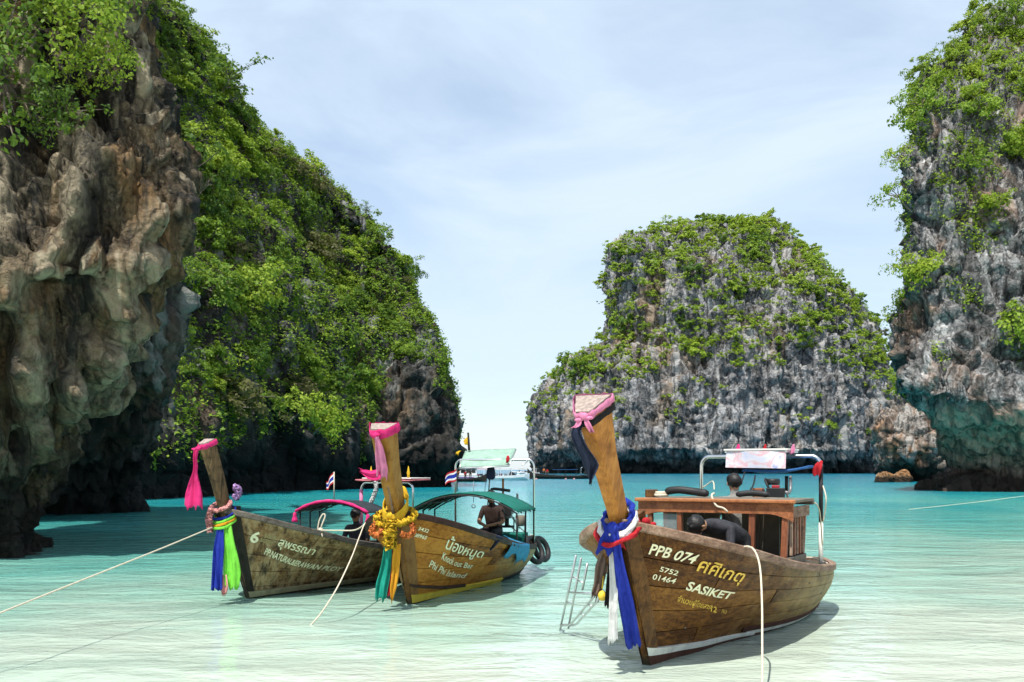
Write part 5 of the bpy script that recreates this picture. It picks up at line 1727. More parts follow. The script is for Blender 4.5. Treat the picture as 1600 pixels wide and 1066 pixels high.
# bow cloths
t3 = np.array((-1.52 + 1.20, 2.50 - 2.06)); t3 /= np.linalg.norm(t3)
_, ring3, cen3 = tied_band('cloth_band', H3, ((-1.52, 2.50), t3), M['palepink'], 'pale pink scarf tied round the tallest bow post', B3, wf=.075, wb=.186, depth=.293, h=.036, lift=-.018)
tied_band('cloth_band', H3, ((-1.465, 2.42), t3), M['black'], 'black cloth band below the pale pink scarf', B3, wf=.072, wb=.180, depth=.285, h=.034, thick=.009)
o = MB().ball((-1.53, -.02, 2.475), .045, 10, 8, (.7, 1.0, .8)).ball((-1.53, -.065, 2.46), .030, 8, 6, (.8, 1.6, .6)).ball((-1.53, .035, 2.445), .030, 8, 6, (.8, 1.5, .6)).build('knot', M['palepink'], None, True)
attach(o, B3); tag(o, 'knot of the pale pink scarf at the tip of the bow post', 'knot')
for dy, e_, w_, lab in ((-.06, (-1.51, -.10, 2.32), [.02, .032, .022], 'short pink scarf end pointing down from the knot'), (.04, (-1.54, .09, 2.37), [.02, .03, .03], 'short pink scarf end beside the knot')):
    o = cloth_strip('scarf_end', [(-1.535, dy * .6, 2.46), (-1.535, dy, 2.40), e_], w_, (0, 1, 0), M['palepink'], 2, .01, 3, 10, 6)
    attach(o, B3); tag(o, lab, 'scarf')
nf = Vector((-.05, 0, 0))
o = cloth_strip('ribbon', [(-1.50, .03, 2.42), (-1.53, .06, 2.33), (-1.48, .03, 2.20), (-1.40, -.02, 2.06), (-1.36, .0, 1.90)], [.03, .055, .065, .075, .015], (.3, -1, 0), M['navy'], 3, .03, 8, 24, 12)
attach(o, B3); tag(o, 'dark navy cloth hanging from the tallest bow post', 'cloth')
cx_ = -.71
for k, (z0_, z1_, m_, rx, ry, lab) in enumerate(((1.52, 1.60, 'blue', .145, .13, 'royal blue sash wound round the bow of the cabin boat'), (1.45, 1.53, 'whitec', .165, .165, 'white sash wound under the blue one on the bow'),
                                                (1.40, 1.45, 'redc', .19, .20, 'red sash wound lowest round the bow of the cabin boat'))):
    o = wrap_band((cx_ - .02 * k, 0), rx, ry, z0_, z1_, M[m_], 'sash', .13, k, .028)
    attach(o, B3); tag(o, lab, 'sash', 'bow sashes of the cabin boat')
o = MB().ball((-.93, -.03, 1.45), .055, 10, 8, (.7, 1, 1.1)).build('knot', M['blue'], None, True)
attach(o, B3); tag(o, 'royal blue knot of the sashes on the bow', 'knot')
o = MB().ball((-.56, -.22, 1.50), .05, 10, 8, (1.3, .8, .8)).ball((-.50, -.27, 1.47), .035, 8, 6, (1.5, .8, .7)).build('knot', M['redc'], None, True)
attach(o, B3); tag(o, 'red cloth knot at the gunwale beside the bow post', 'knot')
pt = lambda px, py, Y: H3.lp(px, py, Y)
o = cloth_strip('ribbon', [pt(955, 823, 9.42), pt(951, 845, 9.43), pt(947, 862, 9.46)], [.045, .085, .10], (.35, -1, 0), M['blue'], 3, .02, 5, 16, 10)
attach(o, B3); tag(o, 'short royal blue ribbon end on the cabin boat bow', 'ribbon')
o = cloth_strip('ribbon', [pt(959, 823, 9.40), pt(963, 850, 9.40), pt(969, 890, 9.45), pt(977, 935, 9.52), pt(985, 980, 9.62), pt(990, 1009, 9.70)], [.035, .045, .06, .07, .075, .08], (.35, -1, 0), M['blue'], 3, .022, 6, 30, 12)
attach(o, B3); tag(o, 'long royal blue ribbon hanging from the cabin boat bow to the water', 'ribbon')
o = cloth_strip('ribbon', [pt(955, 838, 9.48), pt(957, 870, 9.50), pt(959, 910, 9.52), pt(958, 960, 9.55), pt(957.5, 1004, 9.6)], [.025, .035, .038, .044, .05], (.35, -1, 0), M['whitec'], 2, .014, 9, 30, 9)
attach(o, B3); tag(o, 'long white ribbon beside the blue one on the cabin boat', 'ribbon')
o = cloth_strip('ribbon', [pt(964, 838, 9.5), pt(968, 850, 9.5), pt(971, 858, 9.52)], [.02, .035, .04], (.35, -1, 0), M['redc'], 2, .014, 12, 10, 7)
attach(o, B3); tag(o, 'short red ribbon end beside the blue knot', 'ribbon')
o = cloth_strip('hanging_cloth', [pt(946, 862, 10.1), pt(940, 885, 10.15), pt(936, 910, 10.2), pt(931, 930, 10.2)], [.05, .06, .055, .05], (.35, -1, 0), M['plaid'], 4, .025, 14, 22, 12)
attach(o, B3); tag(o, 'brown checked cloth hanging down the shaded side of the bow', 'cloth')
o = cloth_strip('hanging_cloth', [pt(955, 872, 9.9), pt(953, 900, 9.95), pt(951, 930, 9.95), pt(949, 948, 9.95)], [.02, .03, .03, .035], (.35, -1, 0), M['black'], 2, .014, 15, 22, 7)
attach(o, B3); tag(o, 'narrow dark cloth hanging behind the white ribbon', 'cloth')
o = MB().ball(pt(941, 931, 10.15), .045, 12, 8, (1, 1, 1.2)).tube([pt(941, 920, 10.15), pt(943, 900, 10.15)], .008, 6).build('fender', M['yellowp'], None, True)
attach(o, B3); tag(o, 'small yellow float hanging at the ladder top', 'float')

# ladder on the shaded side
lad = empty('ladder'); attach(lad, B3); tag(lad, 'aluminium boarding ladder hung on the shaded side of the cabin boat', 'ladder')
A0, A1 = pt(900, 868, 11.7), pt(875, 985, 12.25)
B0, B1 = pt(908, 872, 11.55), pt(888, 982, 12.1)
C0, C1 = pt(918, 880, 11.5), pt(910, 922, 11.6)
for a_, b_ in ((A0, A1), (B0, B1), (C0, C1)): MB().tube([a_, b_], .014, 8).build('ladder_rail', M['alu'], lad, True)
for s_ in (.28, .62):
    MB().tube([A0.lerp(A1, s_), B0.lerp(B1, s_)], .012, 8).build('rung', M['alu'], lad, True)
MB().tube([B0.lerp(B1, .30), C0.lerp(C1, .75)], .012, 8).build('rung', M['alu'], lad, True)
MB().tube([A0.lerp(A1, .48), pt(932, 928, 11.2)], .013, 8).build('ladder_brace', M['alu'], lad, True)
MB().tube(smooth_path([pt(930, 930, 11.2), pt(893, 974, 11.9), pt(888, 977, 12.0), pt(876, 977, 12.2)], 12), .013, 8).build('ladder_brace', M['alu'], lad, True)
MB().tube(smooth_path([pt(936, 936, 11.1), pt(901, 975, 11.8), pt(897, 977, 11.9), pt(888, 978, 12.1)], 12), .013, 8).build('ladder_brace', M['alu'], lad, True)
MB().tube([A1, pt(881, 986, 12.2)], .014, 8).build('ladder_foot', M['alu'], lad, True)
for s_ in (.3, .65):
    a_, b_ = pt(930, 930, 11.2).lerp(pt(893, 974, 11.9), s_), pt(936, 936, 11.1).lerp(pt(901, 975, 11.8), s_)
    MB().tube([a_, b_], .011, 8).build('rung', M['alu'], lad, True)

# mooring line over the gunwale into the shallows
g_ = H3.find(1160, 856); gp = H3.world(H3.at(g_[0], 1.0, .03)[0])
rope_line('mooring_rope', [gp + np.array((-.25, .12, -.02)), gp + np.array((0, 0, .045)), W(1177, 858, gp[1] - .12), W(1187, 884, gp[1] - .35), W(1190.5, 940, 9.4), W(1191, 1000, 9.0), W(1191, 1062, 8.6), W(1188, 1120, 8.25)], .0105, M['rope'], 'thick pale mooring rope dropping from the cabin boat to the water', 40)

# people aboard
hd = H3.lpx(1092, 821, 1.30)
pel = H3.lpx(1150, 838, 1.95)
che = H3.lpx(1120, 818, 1.52)
fl = .22
sd = Vector((.0, 1, 0))
J = dict(pelvis=pel, chest=che, neck=che.lerp(hd, .62), head=hd, shL=che + Vector((-.03, .17, -.06)), shR=che + Vector((-.03, -.17, -.06)),
         elL=che + Vector((-.12, .20, -.33)), elR=che + Vector((-.12, -.20, -.33)), wrL=che + Vector((-.22, .12, -.56)), wrR=che + Vector((-.22, -.12, -.56)),
         hipL=pel + Vector((0, .10, -.05)), hipR=pel + Vector((0, -.10, -.05)), knL=Vector((pel.x - .12, pel.y + .12, .70)), knR=Vector((pel.x - .12, pel.y - .12, .70)),
         anL=Vector((pel.x, pel.y + .12, fl + .09)), anR=Vector((pel.x, pel.y - .12, fl + .09)))
person('person in black bending forward inside the cabin boat', J, (M['skin'], M['shirt_black'], M['trousers']), B3, (-.5, .35, -.7))
h2 = H3.lpx(1148, 757, 3.35)
J = standing((3.35, h2.y, fl), 1.72, (.8, .6, 0))
person('dark-haired person standing behind the cabin under the banner', J, (M['skin'], M['shirt_grey'], M['trousers']), B3, (.8, .6, 0))
# ------------------------------------------------------------------ middle boat with the green canopy
G2 = [(-.65, .06, 1.40), (-.3, .45, 1.30), (.2, .75, 1.16), (.8, .92, 1.02), (1.6, 1.0, .88), (2.6, 1.03, .72), (3.6, 1.0, .62), (4.6, .9, .55), (5.4, .7, .53), (5.8, .5, .55)]
W2 = [(0, .015), (.15, .05), (.5, .10), (1.0, .17), (1.9, .30), (2.8, .45), (3.7, .55), (4.5, .54), (5.1, .42), (5.4, .28)]
H2 = Hull((-1.515, 14.777), 13.5, G2, W2)
B2 = empty('longtail_boat', (H2.foot[0], H2.foot[1], 0), H2.rz)
tag(B2, 'wooden longtail boat with green canopy and yellow garland on its bow', 'boat')
H2.build(B2, (M['hull2'], M['rail2'], M['inner'], M['deck']), 7, 5)
H2.stripe(B2, 'waterline_stripe', (0.0, .60), (.03, .03, .02), (.16, .125, .09), M['yellowp'], .032)
H2.stripe(B2, 'rub_strake', (0.0, .42), (.30, .21, .10), (.345, .25, .14), M['rail2'], .035)
H2.stripe(B2, 'boot_topping', (.45, .99), (.0, .02, .05), (.06, .09, .16), M['rubber'], .016)
H2.post(B2, 'stem', [(.06, -.32, .035, .05, .10), (-.005, 0, .04, .055, .13), (-.27, .60, .045, .10, .19), (-.55, 1.20, .05, .15, .21), (-.62, 1.38, .05, .17, .22)], M['stem3'])
H2.board(B2, (640, 806), (653, 925), M['stem3'])
PST2 = [(-.62, 1.25, .07, .10, .19), (-.73, 1.45, .075, .115, .21), (-1.06, 2.0, .085, .150, .24), (-1.26, 2.42, .095, .185, .26), (-1.30, 2.53, .098, .195, .27)]
H2.post(B2, 'bow_post', PST2, M['post2'], M['endgrain'])
MB().bar((-.66, 0, 1.30), (-1.27, 0, 2.45), .030, .022, (1, 0, 0)).build('post_batten', M['rail3'], B2)
z8 = lambda x, y: (640 + x / 7.105, 800 + y / 7.105)
H2.text(B2, '3432', z8(88, 195), z8(198, 228), z8(104, 158), M['cream'], bold=.015)
H2.text(B2, '08965', z8(38, 266), z8(176, 302), z8(52, 226), M['cream'], bold=.015)
H2.text(B2, 'น้องหนูด', z8(385, 398), z8(795, 500), z8(425, 300), M['cream'], ref='ก', bold=.012, label='cream painted Thai name')
H2.text(B2, 'Knock out Bar', z8(345, 518), z8(690, 622), z8(372, 440), M['cream'], bold=.012, label='cream painted words Knock out Bar')
H2.text(B2, 'Phi Phi Island', z8(205, 602), z8(598, 728), z8(236, 528), M['cream'], bold=.012, label='cream painted words Phi Phi Island')
H2.text(B2, 'น้องหนูด', 0, 0, 0, M['cream'], ref='ก', bold=.012, side=-1, uv=((.30, .58), (.08, .50), (.29, .72)), label='cream painted Thai name on the shaded side')
can, zz2 = barrel(B2, 2.75, 4.25, 1.0, 1.26, 1.58, M['greencan'], M['blackmetal'], 0, 5, True, .55)
for k in range(16):
    y = -1.0 + .03 * (k % 2); x = 2.8 + k * .094
    MB().add([(x, y, 1.27), (x + .045, y, 1.27), (x + .03, y - .012, 1.215), (x + .012, y - .012, 1.222)], [(0, 1, 2, 3)]).build('fringe', M['greencan'], can)
arch(B2, 5.0, .80, .52, 2.20, .022, 'steel')
aw2 = bpy.data.objects.new('awning', None); COL.objects.link(aw2); aw2.parent = B2
pa, pb, pc, pd = H2.lpx(727, 705, 5.35), H2.lpx(806, 701, 5.35), H2.lpx(795, 727, 4.75), H2.lpx(717, 731, 4.75)
V = []
for i in range(11):
    for j in range(7):
        s_, t_ = i / 10, j / 6
        p = pd.lerp(pc, s_).lerp(pa.lerp(pb, s_), t_)
        V.append(p + Vector((0, 0, -.03 * math.sin(s_ * math.pi) * math.sin(t_ * math.pi) + .006 * math.sin(7 * s_ + 5 * t_))))
o = obj('tarpaulin', mesh_data('tarpaulin', V, [(7 * i + j, 7 * i + j + 1, 7 * i + j + 8, 7 * i + j + 7) for i in range(10) for j in range(6)], M['mint'], True), aw2)
o.modifiers.new('thickness', 'SOLIDIFY').thickness = .01
for a_, b_ in ((pd, pa), (pc, pb), (pd, pc), (pa, pb)):
    MB().tube([a_ + Vector((0, 0, -.02)), b_ + Vector((0, 0, -.02))], .014, 6).build('awning_batten', M['blackmetal'] if a_ is pd and b_ is pa else M['alu'], aw2, True)
for y in (-.78, .78):
    MB().tube([(5.0, y * .9, 2.19), (4.75, y * .8, pd.z if y > 0 else pc.z)], .012, 6).build('awning_batten', M['alu'], aw2, True)
q_ = H2.lpx(733, 704, 5.3)
mast = MB().tube([q_, q_ + Vector((0, .02, .36))], [.026, .020], 8).build('mast', M['stem1'], aw2, True)
cloth_strip('pennant', [q_ + Vector((0, .02, .27)), q_ + Vector((0, .07, .20)), q_ + Vector((0, .05, .10))], [.02, .05, .03], (.2, 1, 0), M['yellowc'], 2, .01, 3, 10, 6, mast)
q_ = H2.lpx(719, 706, 5.1)
cloth_strip('pennant', [q_ + Vector((0, 0, .02)), q_ + Vector((0, .05, -.01)), q_ + Vector((0, .06, -.06))], [.02, .04, .03], (.2, 1, 0), M['yellowc'], 2, .01, 5, 8, 6, aw2)
q_ = H2.lpx(794, 716, 4.74)
cloth_strip('pennant', [q_ + Vector((-.02, 0, .05)), q_ + Vector((-.03, 0, 0)), q_ + Vector((-.03, .01, -.06))], [.02, .04, .035], (.2, 1, 0), M['redc'], 2, .012, 6, 8, 6, aw2)
thai_flag(B2, H2.lpx(714, 768, 3.2), .42, .30, .22, (.15, 1, 0), 2)
engine(B2, tuple(H2.lpx(792, 806, 5.1)), .85, .1, False)
MB().tube(smooth_path([H2.lpx(768, 790, 5.0), H2.lpx(768, 767, 5.0), H2.lpx(772, 764, 5.0), H2.lpx(797, 767, 5.0)], 14), .030, 8).build('exhaust_pipe', M['blackmetal'], B2, True)
MB().tube([H2.lpx(786, 790, 5.1), H2.lpx(786, 748, 5.1)], .022, 8).build('wooden_upright', M['post3'], B2, True)
# dark paddle blade on its staff
q0, q1 = H2.lpx(762, 792, 4.9), H2.lpx(765, 748, 4.9)
pad = empty('paddle'); attach(pad, B2); tag(pad, 'dark blue paddle standing upright behind the green canopy', 'paddle')
MB().tube([q0, q1], .013, 8).build('shaft', M['blackmetal'], pad, True)
bl = MB(); w_ = .085
b0 = H2.lpx(767, 749, 4.9)
prof = [(.045, -.01), (.085, .03), (.088, .14), (.070, .22), (.045, .245)]
V = [(b0.x + dx, b0.y + sg * w, b0.z + z) for dx in (-.018, .018) for sg in (-1, 1) for w, z in prof]
n5 = 5
front = list(range(0, 5)) + list(range(9, 4, -1)); back = list(range(10, 15)) + list(range(19, 14, -1))
fl_ = [tuple(front), tuple(back[::-1])] + [(front[k], back[k], back[(k + 1) % 10], front[(k + 1) % 10]) for k in range(10)]
bl.add(V, fl_).build('blade', M['navy'], pad, bevel=.006)
o = MB().tube([H2.lpx(740, 752, 4.4), H2.lpx(740, 785, 4.4)], .006, 6).torus(H2.lpx(740, 791, 4.4), .035, .008, Matrix.Rotation(R(90), 3, 'Y'), 14, 6).build('hook_line', M['greymetal'], None, True)
attach(o, B2); tag(o, 'hook on a cord hanging above the green canopy boat', 'hook')
o = MB().tube([H2.lpx(759, 750, 4.85), H2.lpx(757, 775, 4.85)], .005, 6).build('cord', M['bluerope'], None, True)
attach(o, B2); tag(o, 'thin dark cord beside the blue paddle', 'rope')
# stern clutter: crate of pots, bucket, green box
MB().box((4.9, -.35, .62), (.5, .6, .3)).build('engine_box', M['greencan'], B2, bevel=.015)
o = MB().lathe([(.07, 0), (.09, .03), (.10, .20), (.085, .21), (.08, .05), (0, .04)], tuple(H2.lpx(813, 822, 5.1)), 14).build('bucket', M['deck'], None, True)
attach(o, B2); tag(o, 'grey-brown bucket at the stern of the green canopy boat', 'bucket')
for k, px in enumerate((803, 809, 820)):
    MB().tube([H2.lpx(px, 808, 5.0), H2.lpx(px, 832, 5.0)], .012, 6).build('stern_upright', M['blackmetal'], B2, True)
# towel over the gunwale
u0 = H2.find(797, 846)[0]; u1 = H2.find(822, 858)[0]
V = []; nn_, mm_ = 16, 9
for i in range(nn_):
    u = u0 + (u1 - u0) * i / (nn_ - 1)
    dep = (.22 + .05 * math.sin(i * .9) + (.14 if i > 8 else 0))
    inn = H2.at(u, 1.0, -.14)[0]
    V.append(inn + np.array((0, 0, .02)))
    V.append(H2.at(u, 1.0, -.03)[0] + np.array((0, 0, .055)))
    V.append(H2.at(u, 1.0, .06)[0] + np.array((0, 0, .03)))
    for j in range(mm_ - 3):
        t = 1.0 - (j + .6) / (mm_ - 3) * dep
        V.append(H2.at(u, t, .062 + .014 * math.sin(i * 2.1 + j * .4))[0])
o = obj('towel', mesh_data('towel', V, [(i * mm_ + j, i * mm_ + j + 1, (i + 1) * mm_ + j + 1, (i + 1) * mm_ + j) for i in range(nn_ - 1) for j in range(mm_ - 1)], M['sky'], True))
o.modifiers.new('thickness', 'SOLIDIFY').thickness = .006
attach(o, B2); tag(o, 'bright blue towel draped over the gunwale near the stern', 'towel')
o = MB()
for k in range(5):
    p = H2.at(.40 + .008 * k, 1.0, .02)[0]
    o.ball(p + np.array((0, 0, .02)), .05, 8, 6, (1.1, 1, .6))
o.tube(smooth_path([H2.at(.41, 1.0, .05)[0], H2.at(.412, .93, .06)[0], H2.at(.415, .86, .05)[0]], 8), [.03, .03, .03, .025, .025, .02, .02, .01], 6)
o = o.build('rag', M['navy'], None, True); attach(o, B2); tag(o, 'dark rag wrapped over the gunwale rail amidships', 'cloth')
# tyres hung at the stern quarter
for k, (px0, py0, px1, py1, lab) in enumerate(((823, 838, 846, 881, 'black tyre fender hanging at the stern, nearer of the two'), (836, 838, 855, 878, 'black tyre fender hanging at the stern, outer one'))):
    a_, b_ = H2.lp(px0, py0, 19.4 + .25 * k), H2.lp(px1, py1, 19.4 + .25 * k)
    c_ = (a_ + b_) / 2; ax = (b_ - a_); ln = ax.length / 2
    v3 = ax.normalized(); v1 = v3.cross(Vector((1, 0, 0))).normalized()
    vx = v3.cross(v1)
    nrm_ = (v1 * .95 + vx * .35).normalized()
    side_ = v3.cross(nrm_)
    rot = Matrix((v3, side_, nrm_)).transposed()
    o = MB().torus(c_, ln - .055, .055, rot, 26, 9).build('tyre', M['rubber'], None, True)
    attach(o, B2); tag(o, lab, 'tyre')
    rope_line('fender_rope', [H2.world(np.array(a_)), H2.world(np.array(a_ + Vector((-.15, .06, .03)))), H2.world(np.array((5.1, -.72, .60)))], .010, M['rope'], 'short rope tying the ' + ('nearer' if k == 0 else 'outer') + ' tyre to the stern', 10)
rope_line('stern_rope', [H2.world(np.array(H2.lpx(793, 818, 5.0))), H2.world(np.array(H2.lpx(808, 831, 5.2))), H2.world(np.array((5.5, -.62, .60)))], .012, M['rope'], 'pale rope slanting from the engine to the stern rail', 12)
rope_line('stern_rope', [H2.world(np.array(H2.lpx(812, 824, 5.2))), H2.world(np.array(H2.lpx(820, 832, 5.3))), H2.world(np.array((5.6, -.55, .60)))], .010, M['rope'], 'thin pale rope beside the stern hoop leg', 12)
# helmsman
hd2 = H2.lpx(772, 777, 4.7)
J = seated((4.7, hd2.y, .22), hd2.z - .22 - .78, (-1, .10, 0))
person('person in a brown shirt sitting at the stern under the mint awning', J, (M['skin'], M['shirt_brown'], M['trousers']), B2, (-1, .10, -.1), short_sleeve=True)
MB().box((4.75, hd2.y, .22 + (hd2.z - 1.0) / 2), (.4, .6, hd2.z - 1.0)).build('seat_box', M['deck'], B2, bevel=.01)

# bow cloths of the middle boat
t2 = np.array((-1.30 + 1.06, 2.53 - 2.0)); t2 /= np.linalg.norm(t2)
tied_band('cloth_band', H2, ((-1.30, 2.53), t2), M['pink'], 'hot pink cloth tied round the middle bow post', B2, wf=.104, wb=.202, depth=.275, h=.062, lift=-.05)
o = MB().ball((-1.325, .02, 2.47), .045, 10, 8, (.7, 1.3, .8)).build('knot', M['pink'], None, True)
attach(o, B2); tag(o, 'hot pink knot at the middle bow post tip', 'knot')
o = cloth_strip('ribbon', [(-1.34, .01, 2.45), (-1.29, -.01, 2.31), (-1.23, -.01, 2.15), (-1.17, -.01, 2.0), (-1.13, .01, 1.88)], [.03, .055, .075, .085, .07], (.15, 1, 0), M['palepink'], 3, .028, 21, 24, 11)
attach(o, B2); tag(o, 'pale pink sash hanging down the middle bow post', 'ribbon')
o = cloth_strip('ribbon', [(-1.15, .03, 1.95), (-1.15, .10, 1.92), (-1.14, .20, 1.93), (-1.13, .30, 1.97)], [.07, .075, .06, .03], (0, .2, 1), M['pink'], 3, .03, 22, 16, 10)
attach(o, B2); tag(o, 'hot pink ribbon end blown sideways off the middle bow post', 'ribbon')
# yellow collar sash: two bands rising to the back of the post
o = wrap_band((-.62, 0), .165, .175, 1.40, 1.58, M['yellowc'], 'sash', .20, 31, .012, lumps=.006)
attach(o, B2); tag(o, 'pale yellow sash round the foot of the middle bow post', 'sash')
def loop_pts(cx, rx, ry, z, tilt, n=13, a0=0.0, a1=6.283):
    return [(cx + rx * math.cos(a), ry * math.sin(a), z + tilt * math.cos(a)) for a in np.linspace(a0, a1, n)]
attach(garland('garland', loop_pts(-.62, .235, .27, 1.33, .10), .046, M['yellowc'], 'thick marigold garland round the middle bow', n=90, seed=2), B2)
attach(garland('garland', [(-.89, -.02, 1.28), (-.92, -.03, 1.15), (-.91, -.03, 1.02), (-.90, -.03, .90)], .072, M['yellowc'], 'thick marigold tassel hanging at the centre of the middle bow', n=40, m=11, seed=3), B2)
attach(garland('garland', [(-.78, .22, 1.26), (-.82, .27, 1.16), (-.84, .26, 1.10), (-.85, .20, 1.07), (-.86, .13, 1.10), (-.87, .10, 1.16)], .036, M['orange'], 'orange flower loop on the shaded side of the middle bow', n=60, seed=4), B2)
attach(garland('garland', [(-.72, -.28, 1.24), (-.74, -.31, 1.15), (-.76, -.29, 1.09), (-.79, -.22, 1.07), (-.82, -.16, 1.10)], .034, M['orange'], 'orange flower loop on the lit side of the middle bow', n=60, seed=5), B2)
pt = lambda px, py, Y: H2.lp(px, py, Y)
o = cloth_strip('ribbon', [pt(609, 832, 13.95), pt(606, 860, 13.95), pt(602, 890, 14.0), pt(597, 915, 14.0), pt(594, 938, 14.0)], [.03, .06, .075, .085, .075], (.35, -1, 0), M['teal'], 3, .03, 41, 28, 12)
attach(o, B2); tag(o, 'long teal green ribbon hanging from the middle bow', 'ribbon')
o = cloth_strip('ribbon', [pt(612, 850, 14.03), pt(610, 880, 14.03), pt(608, 910, 14.05), pt(606, 932, 14.05)], [.02, .03, .03, .025], (.35, -1, 0), M['redc'], 2, .015, 42, 24, 7)
attach(o, B2); tag(o, 'narrow dark red ribbon between the teal and amber ones', 'ribbon')
o = cloth_strip('ribbon', [pt(621, 850, 13.93), pt(619, 875, 13.95), pt(617, 900, 13.97), pt(614, 922, 13.98), pt(612, 940, 14.0)], [.045, .055, .055, .045, .008], (.35, -1, 0), M['amber'], 3, .022, 43, 28, 10)
attach(o, B2); tag(o, 'amber ribbon with pointed end hanging from the middle bow', 'ribbon')
o = MB().ball((-.90, -.01, 1.36), .05, 10, 8, (.7, 1, 1.1)).build('knot', M['yellowc'], None, True)
attach(o, B2); tag(o, 'yellow knot above the marigold tassel', 'knot')

# ------------------------------------------------------------------ left boat, weathered, pink-edged canopy
G1 = [(-.6, .06, 1.40), (-.3, .42, 1.29), (.2, .70, 1.13), (.8, .88, .98), (1.6, .98, .80), (2.6, 1.02, .66), (3.6, 1.0, .58), (4.6, .9, .54), (5.2, .75, .53), (5.6, .55, .55)]
W1 = [(0, .015), (.15, .05), (.5, .10), (1.0, .17), (1.9, .30), (2.8, .45), (3.6, .53), (4.4, .52), (4.9, .42), (5.2, .28)]
H1 = Hull((-4.087, 15.437), 25.0, G1, W1)
B1 = empty('longtail_boat', (H1.foot[0], H1.foot[1], 0), H1.rz)
tag(B1, 'dark weathered longtail boat marked 6 with lime and blue bow ribbons', 'boat')
H1.build(B1, (M['hull1'], M['rail1'], M['inner'], M['deck']), 6, 7)
H1.stripe(B1, 'waterline_stripe', (0.0, .75), (.025, .05, .06), (.12, .12, .10), M['palestripe'], .032)
H1.post(B1, 'stem', [(.06, -.32, .035, .05, .10), (-.005, 0, .04, .055, .13), (-.25, .60, .045, .10, .18), (-.50, 1.20, .05, .15, .20), (-.57, 1.38, .05, .17, .21)], M['stem1'])
H1.board(B1, (376, 809), (397, 925), M['stem1'])
PST1 = [(-.55, 1.25, .05, .075, .15), (-.64, 1.45, .050, .075, .16), (-.82, 1.90, .052, .085, .18), (-.98, 2.24, .054, .095, .195), (-1.03, 2.36, .055, .10, .20)]
H1.post(B1, 'bow_post', PST1, M['post1'], M['endgrain'])
z7 = lambda x, y: (380 + x / 7.273, 800 + y / 7.273)
H1.text(B1, '6', z7(68, 328), z7(155, 352), z7(112, 206), M['cream'], bold=.03, label='cream painted number 6')
H1.text(B1, '5062', z7(234, 282), z7(356, 312), z7(248, 240), M['fadedgold'], bold=.018)
H1.text(B1, '50524', z7(185, 328), z7(322, 368), z7(200, 284), M['fadedgold'], bold=.018)
H1.text(B1, 'สุพรรณา', z7(385, 375), z7(785, 480), z7(418, 300), M['cream'], ref='ก', bold=.012, label='cream painted Thai name')
H1.text(B1, 'PP.NATURAL&ERAWAN PLOY', z7(232, 472), z7(1092, 666), z7(262, 402), M['cream'], bold=.024, label='cream painted words under the Thai name')
cn, zz1 = barrel(B1, 2.2, 2.9, .74, 1.25, 1.44, M['darkcan'], M['blackmetal'], 0, 3, True, .6)
MB().tube([(2.18, q * .76, zz1(q) + .012) for q in np.linspace(-1, 1, 21)], [.026 + .005 * math.sin(k * 1.9) for k in range(21)], 8).build('canopy_rim', M['pink'], cn, True)
for q, lab in ((-1, 'a'), (1, 'b')):
    p = Vector((2.17, q * .77, 1.24))
    MB().lathe([(.015, 0), (.035, -.03), (.03, -.06), (.05, -.12), (.058, -.17), (.03, -.175)], tuple(p), 10).build('tassel', M['pink'], cn, True)
thai_flag(B1, H1.lpx(522, 783, 2.5), .52, .26, .20, (.1, 1, 0), 5, 'rope')
arch(B1, 4.0, .58, .55, 1.76, .022, 'steel')
MB().tube([(4.0, .58, .95), (4.0, .58, 1.62)], .036, 8).build('pole_sleeve', M['palepink'], B1, True)
aw1 = bpy.data.objects.new('awning', None); COL.objects.link(aw1); aw1.parent = B1
V = []
for i in range(9):
    for j in range(5):
        s_, t_ = i / 8, j / 4
        V.append((3.85 + .75 * t_, .62 - 1.24 * s_, 1.79 + .01 * t_ - .012 * math.sin(s_ * 9)))
o = obj('awning_top', mesh_data('awning_top', V, [(5 * i + j, 5 * i + j + 1, 5 * i + j + 6, 5 * i + j + 5) for i in range(8) for j in range(4)], M['rose'], True), aw1)
o.modifiers.new('thickness', 'SOLIDIFY').thickness = .025
MB().box((4.35, 0, 1.835), (.75, 1.1, .02)).build('roof_sheet', M['white'], aw1, bevel=.005)
for y, z in ((.42, 1.84), (-.42, 1.84)):
    MB().lathe([(.0, 0), (.03, .01), (.022, .06), (.034, .10), (.018, .16), (.004, .23)], (4.1, y, z), 8).build('finial', M['yellowc'], aw1, True)
attach(garland('garland', [(3.86, .16, 1.77), (3.84, .14, 1.62), (3.84, .20, 1.48), (3.84, .26, 1.36)], .034, M['whitec'], 'white flower garland hanging from the rear awning of the left boat', n=40, seed=9), B1)
engine(B1, (4.4, .0, .95), .8, 0.0, False)
MB().box((4.4, 0, .55), (.3, .3, .5)).build('engine_pedestal', M['deck'], B1, bevel=.01)
h1 = H1.lpx(561, 806, 3.25)
J = seated((3.25, h1.y, .22), max(.12, h1.z - .22 - .78), (-1, -.2, 0))
person('person in dark clothes sitting under the pink-edged canopy', J, (M['skin'], M['shirt_black'], M['trousers']), B1, (-1, -.2, 0))

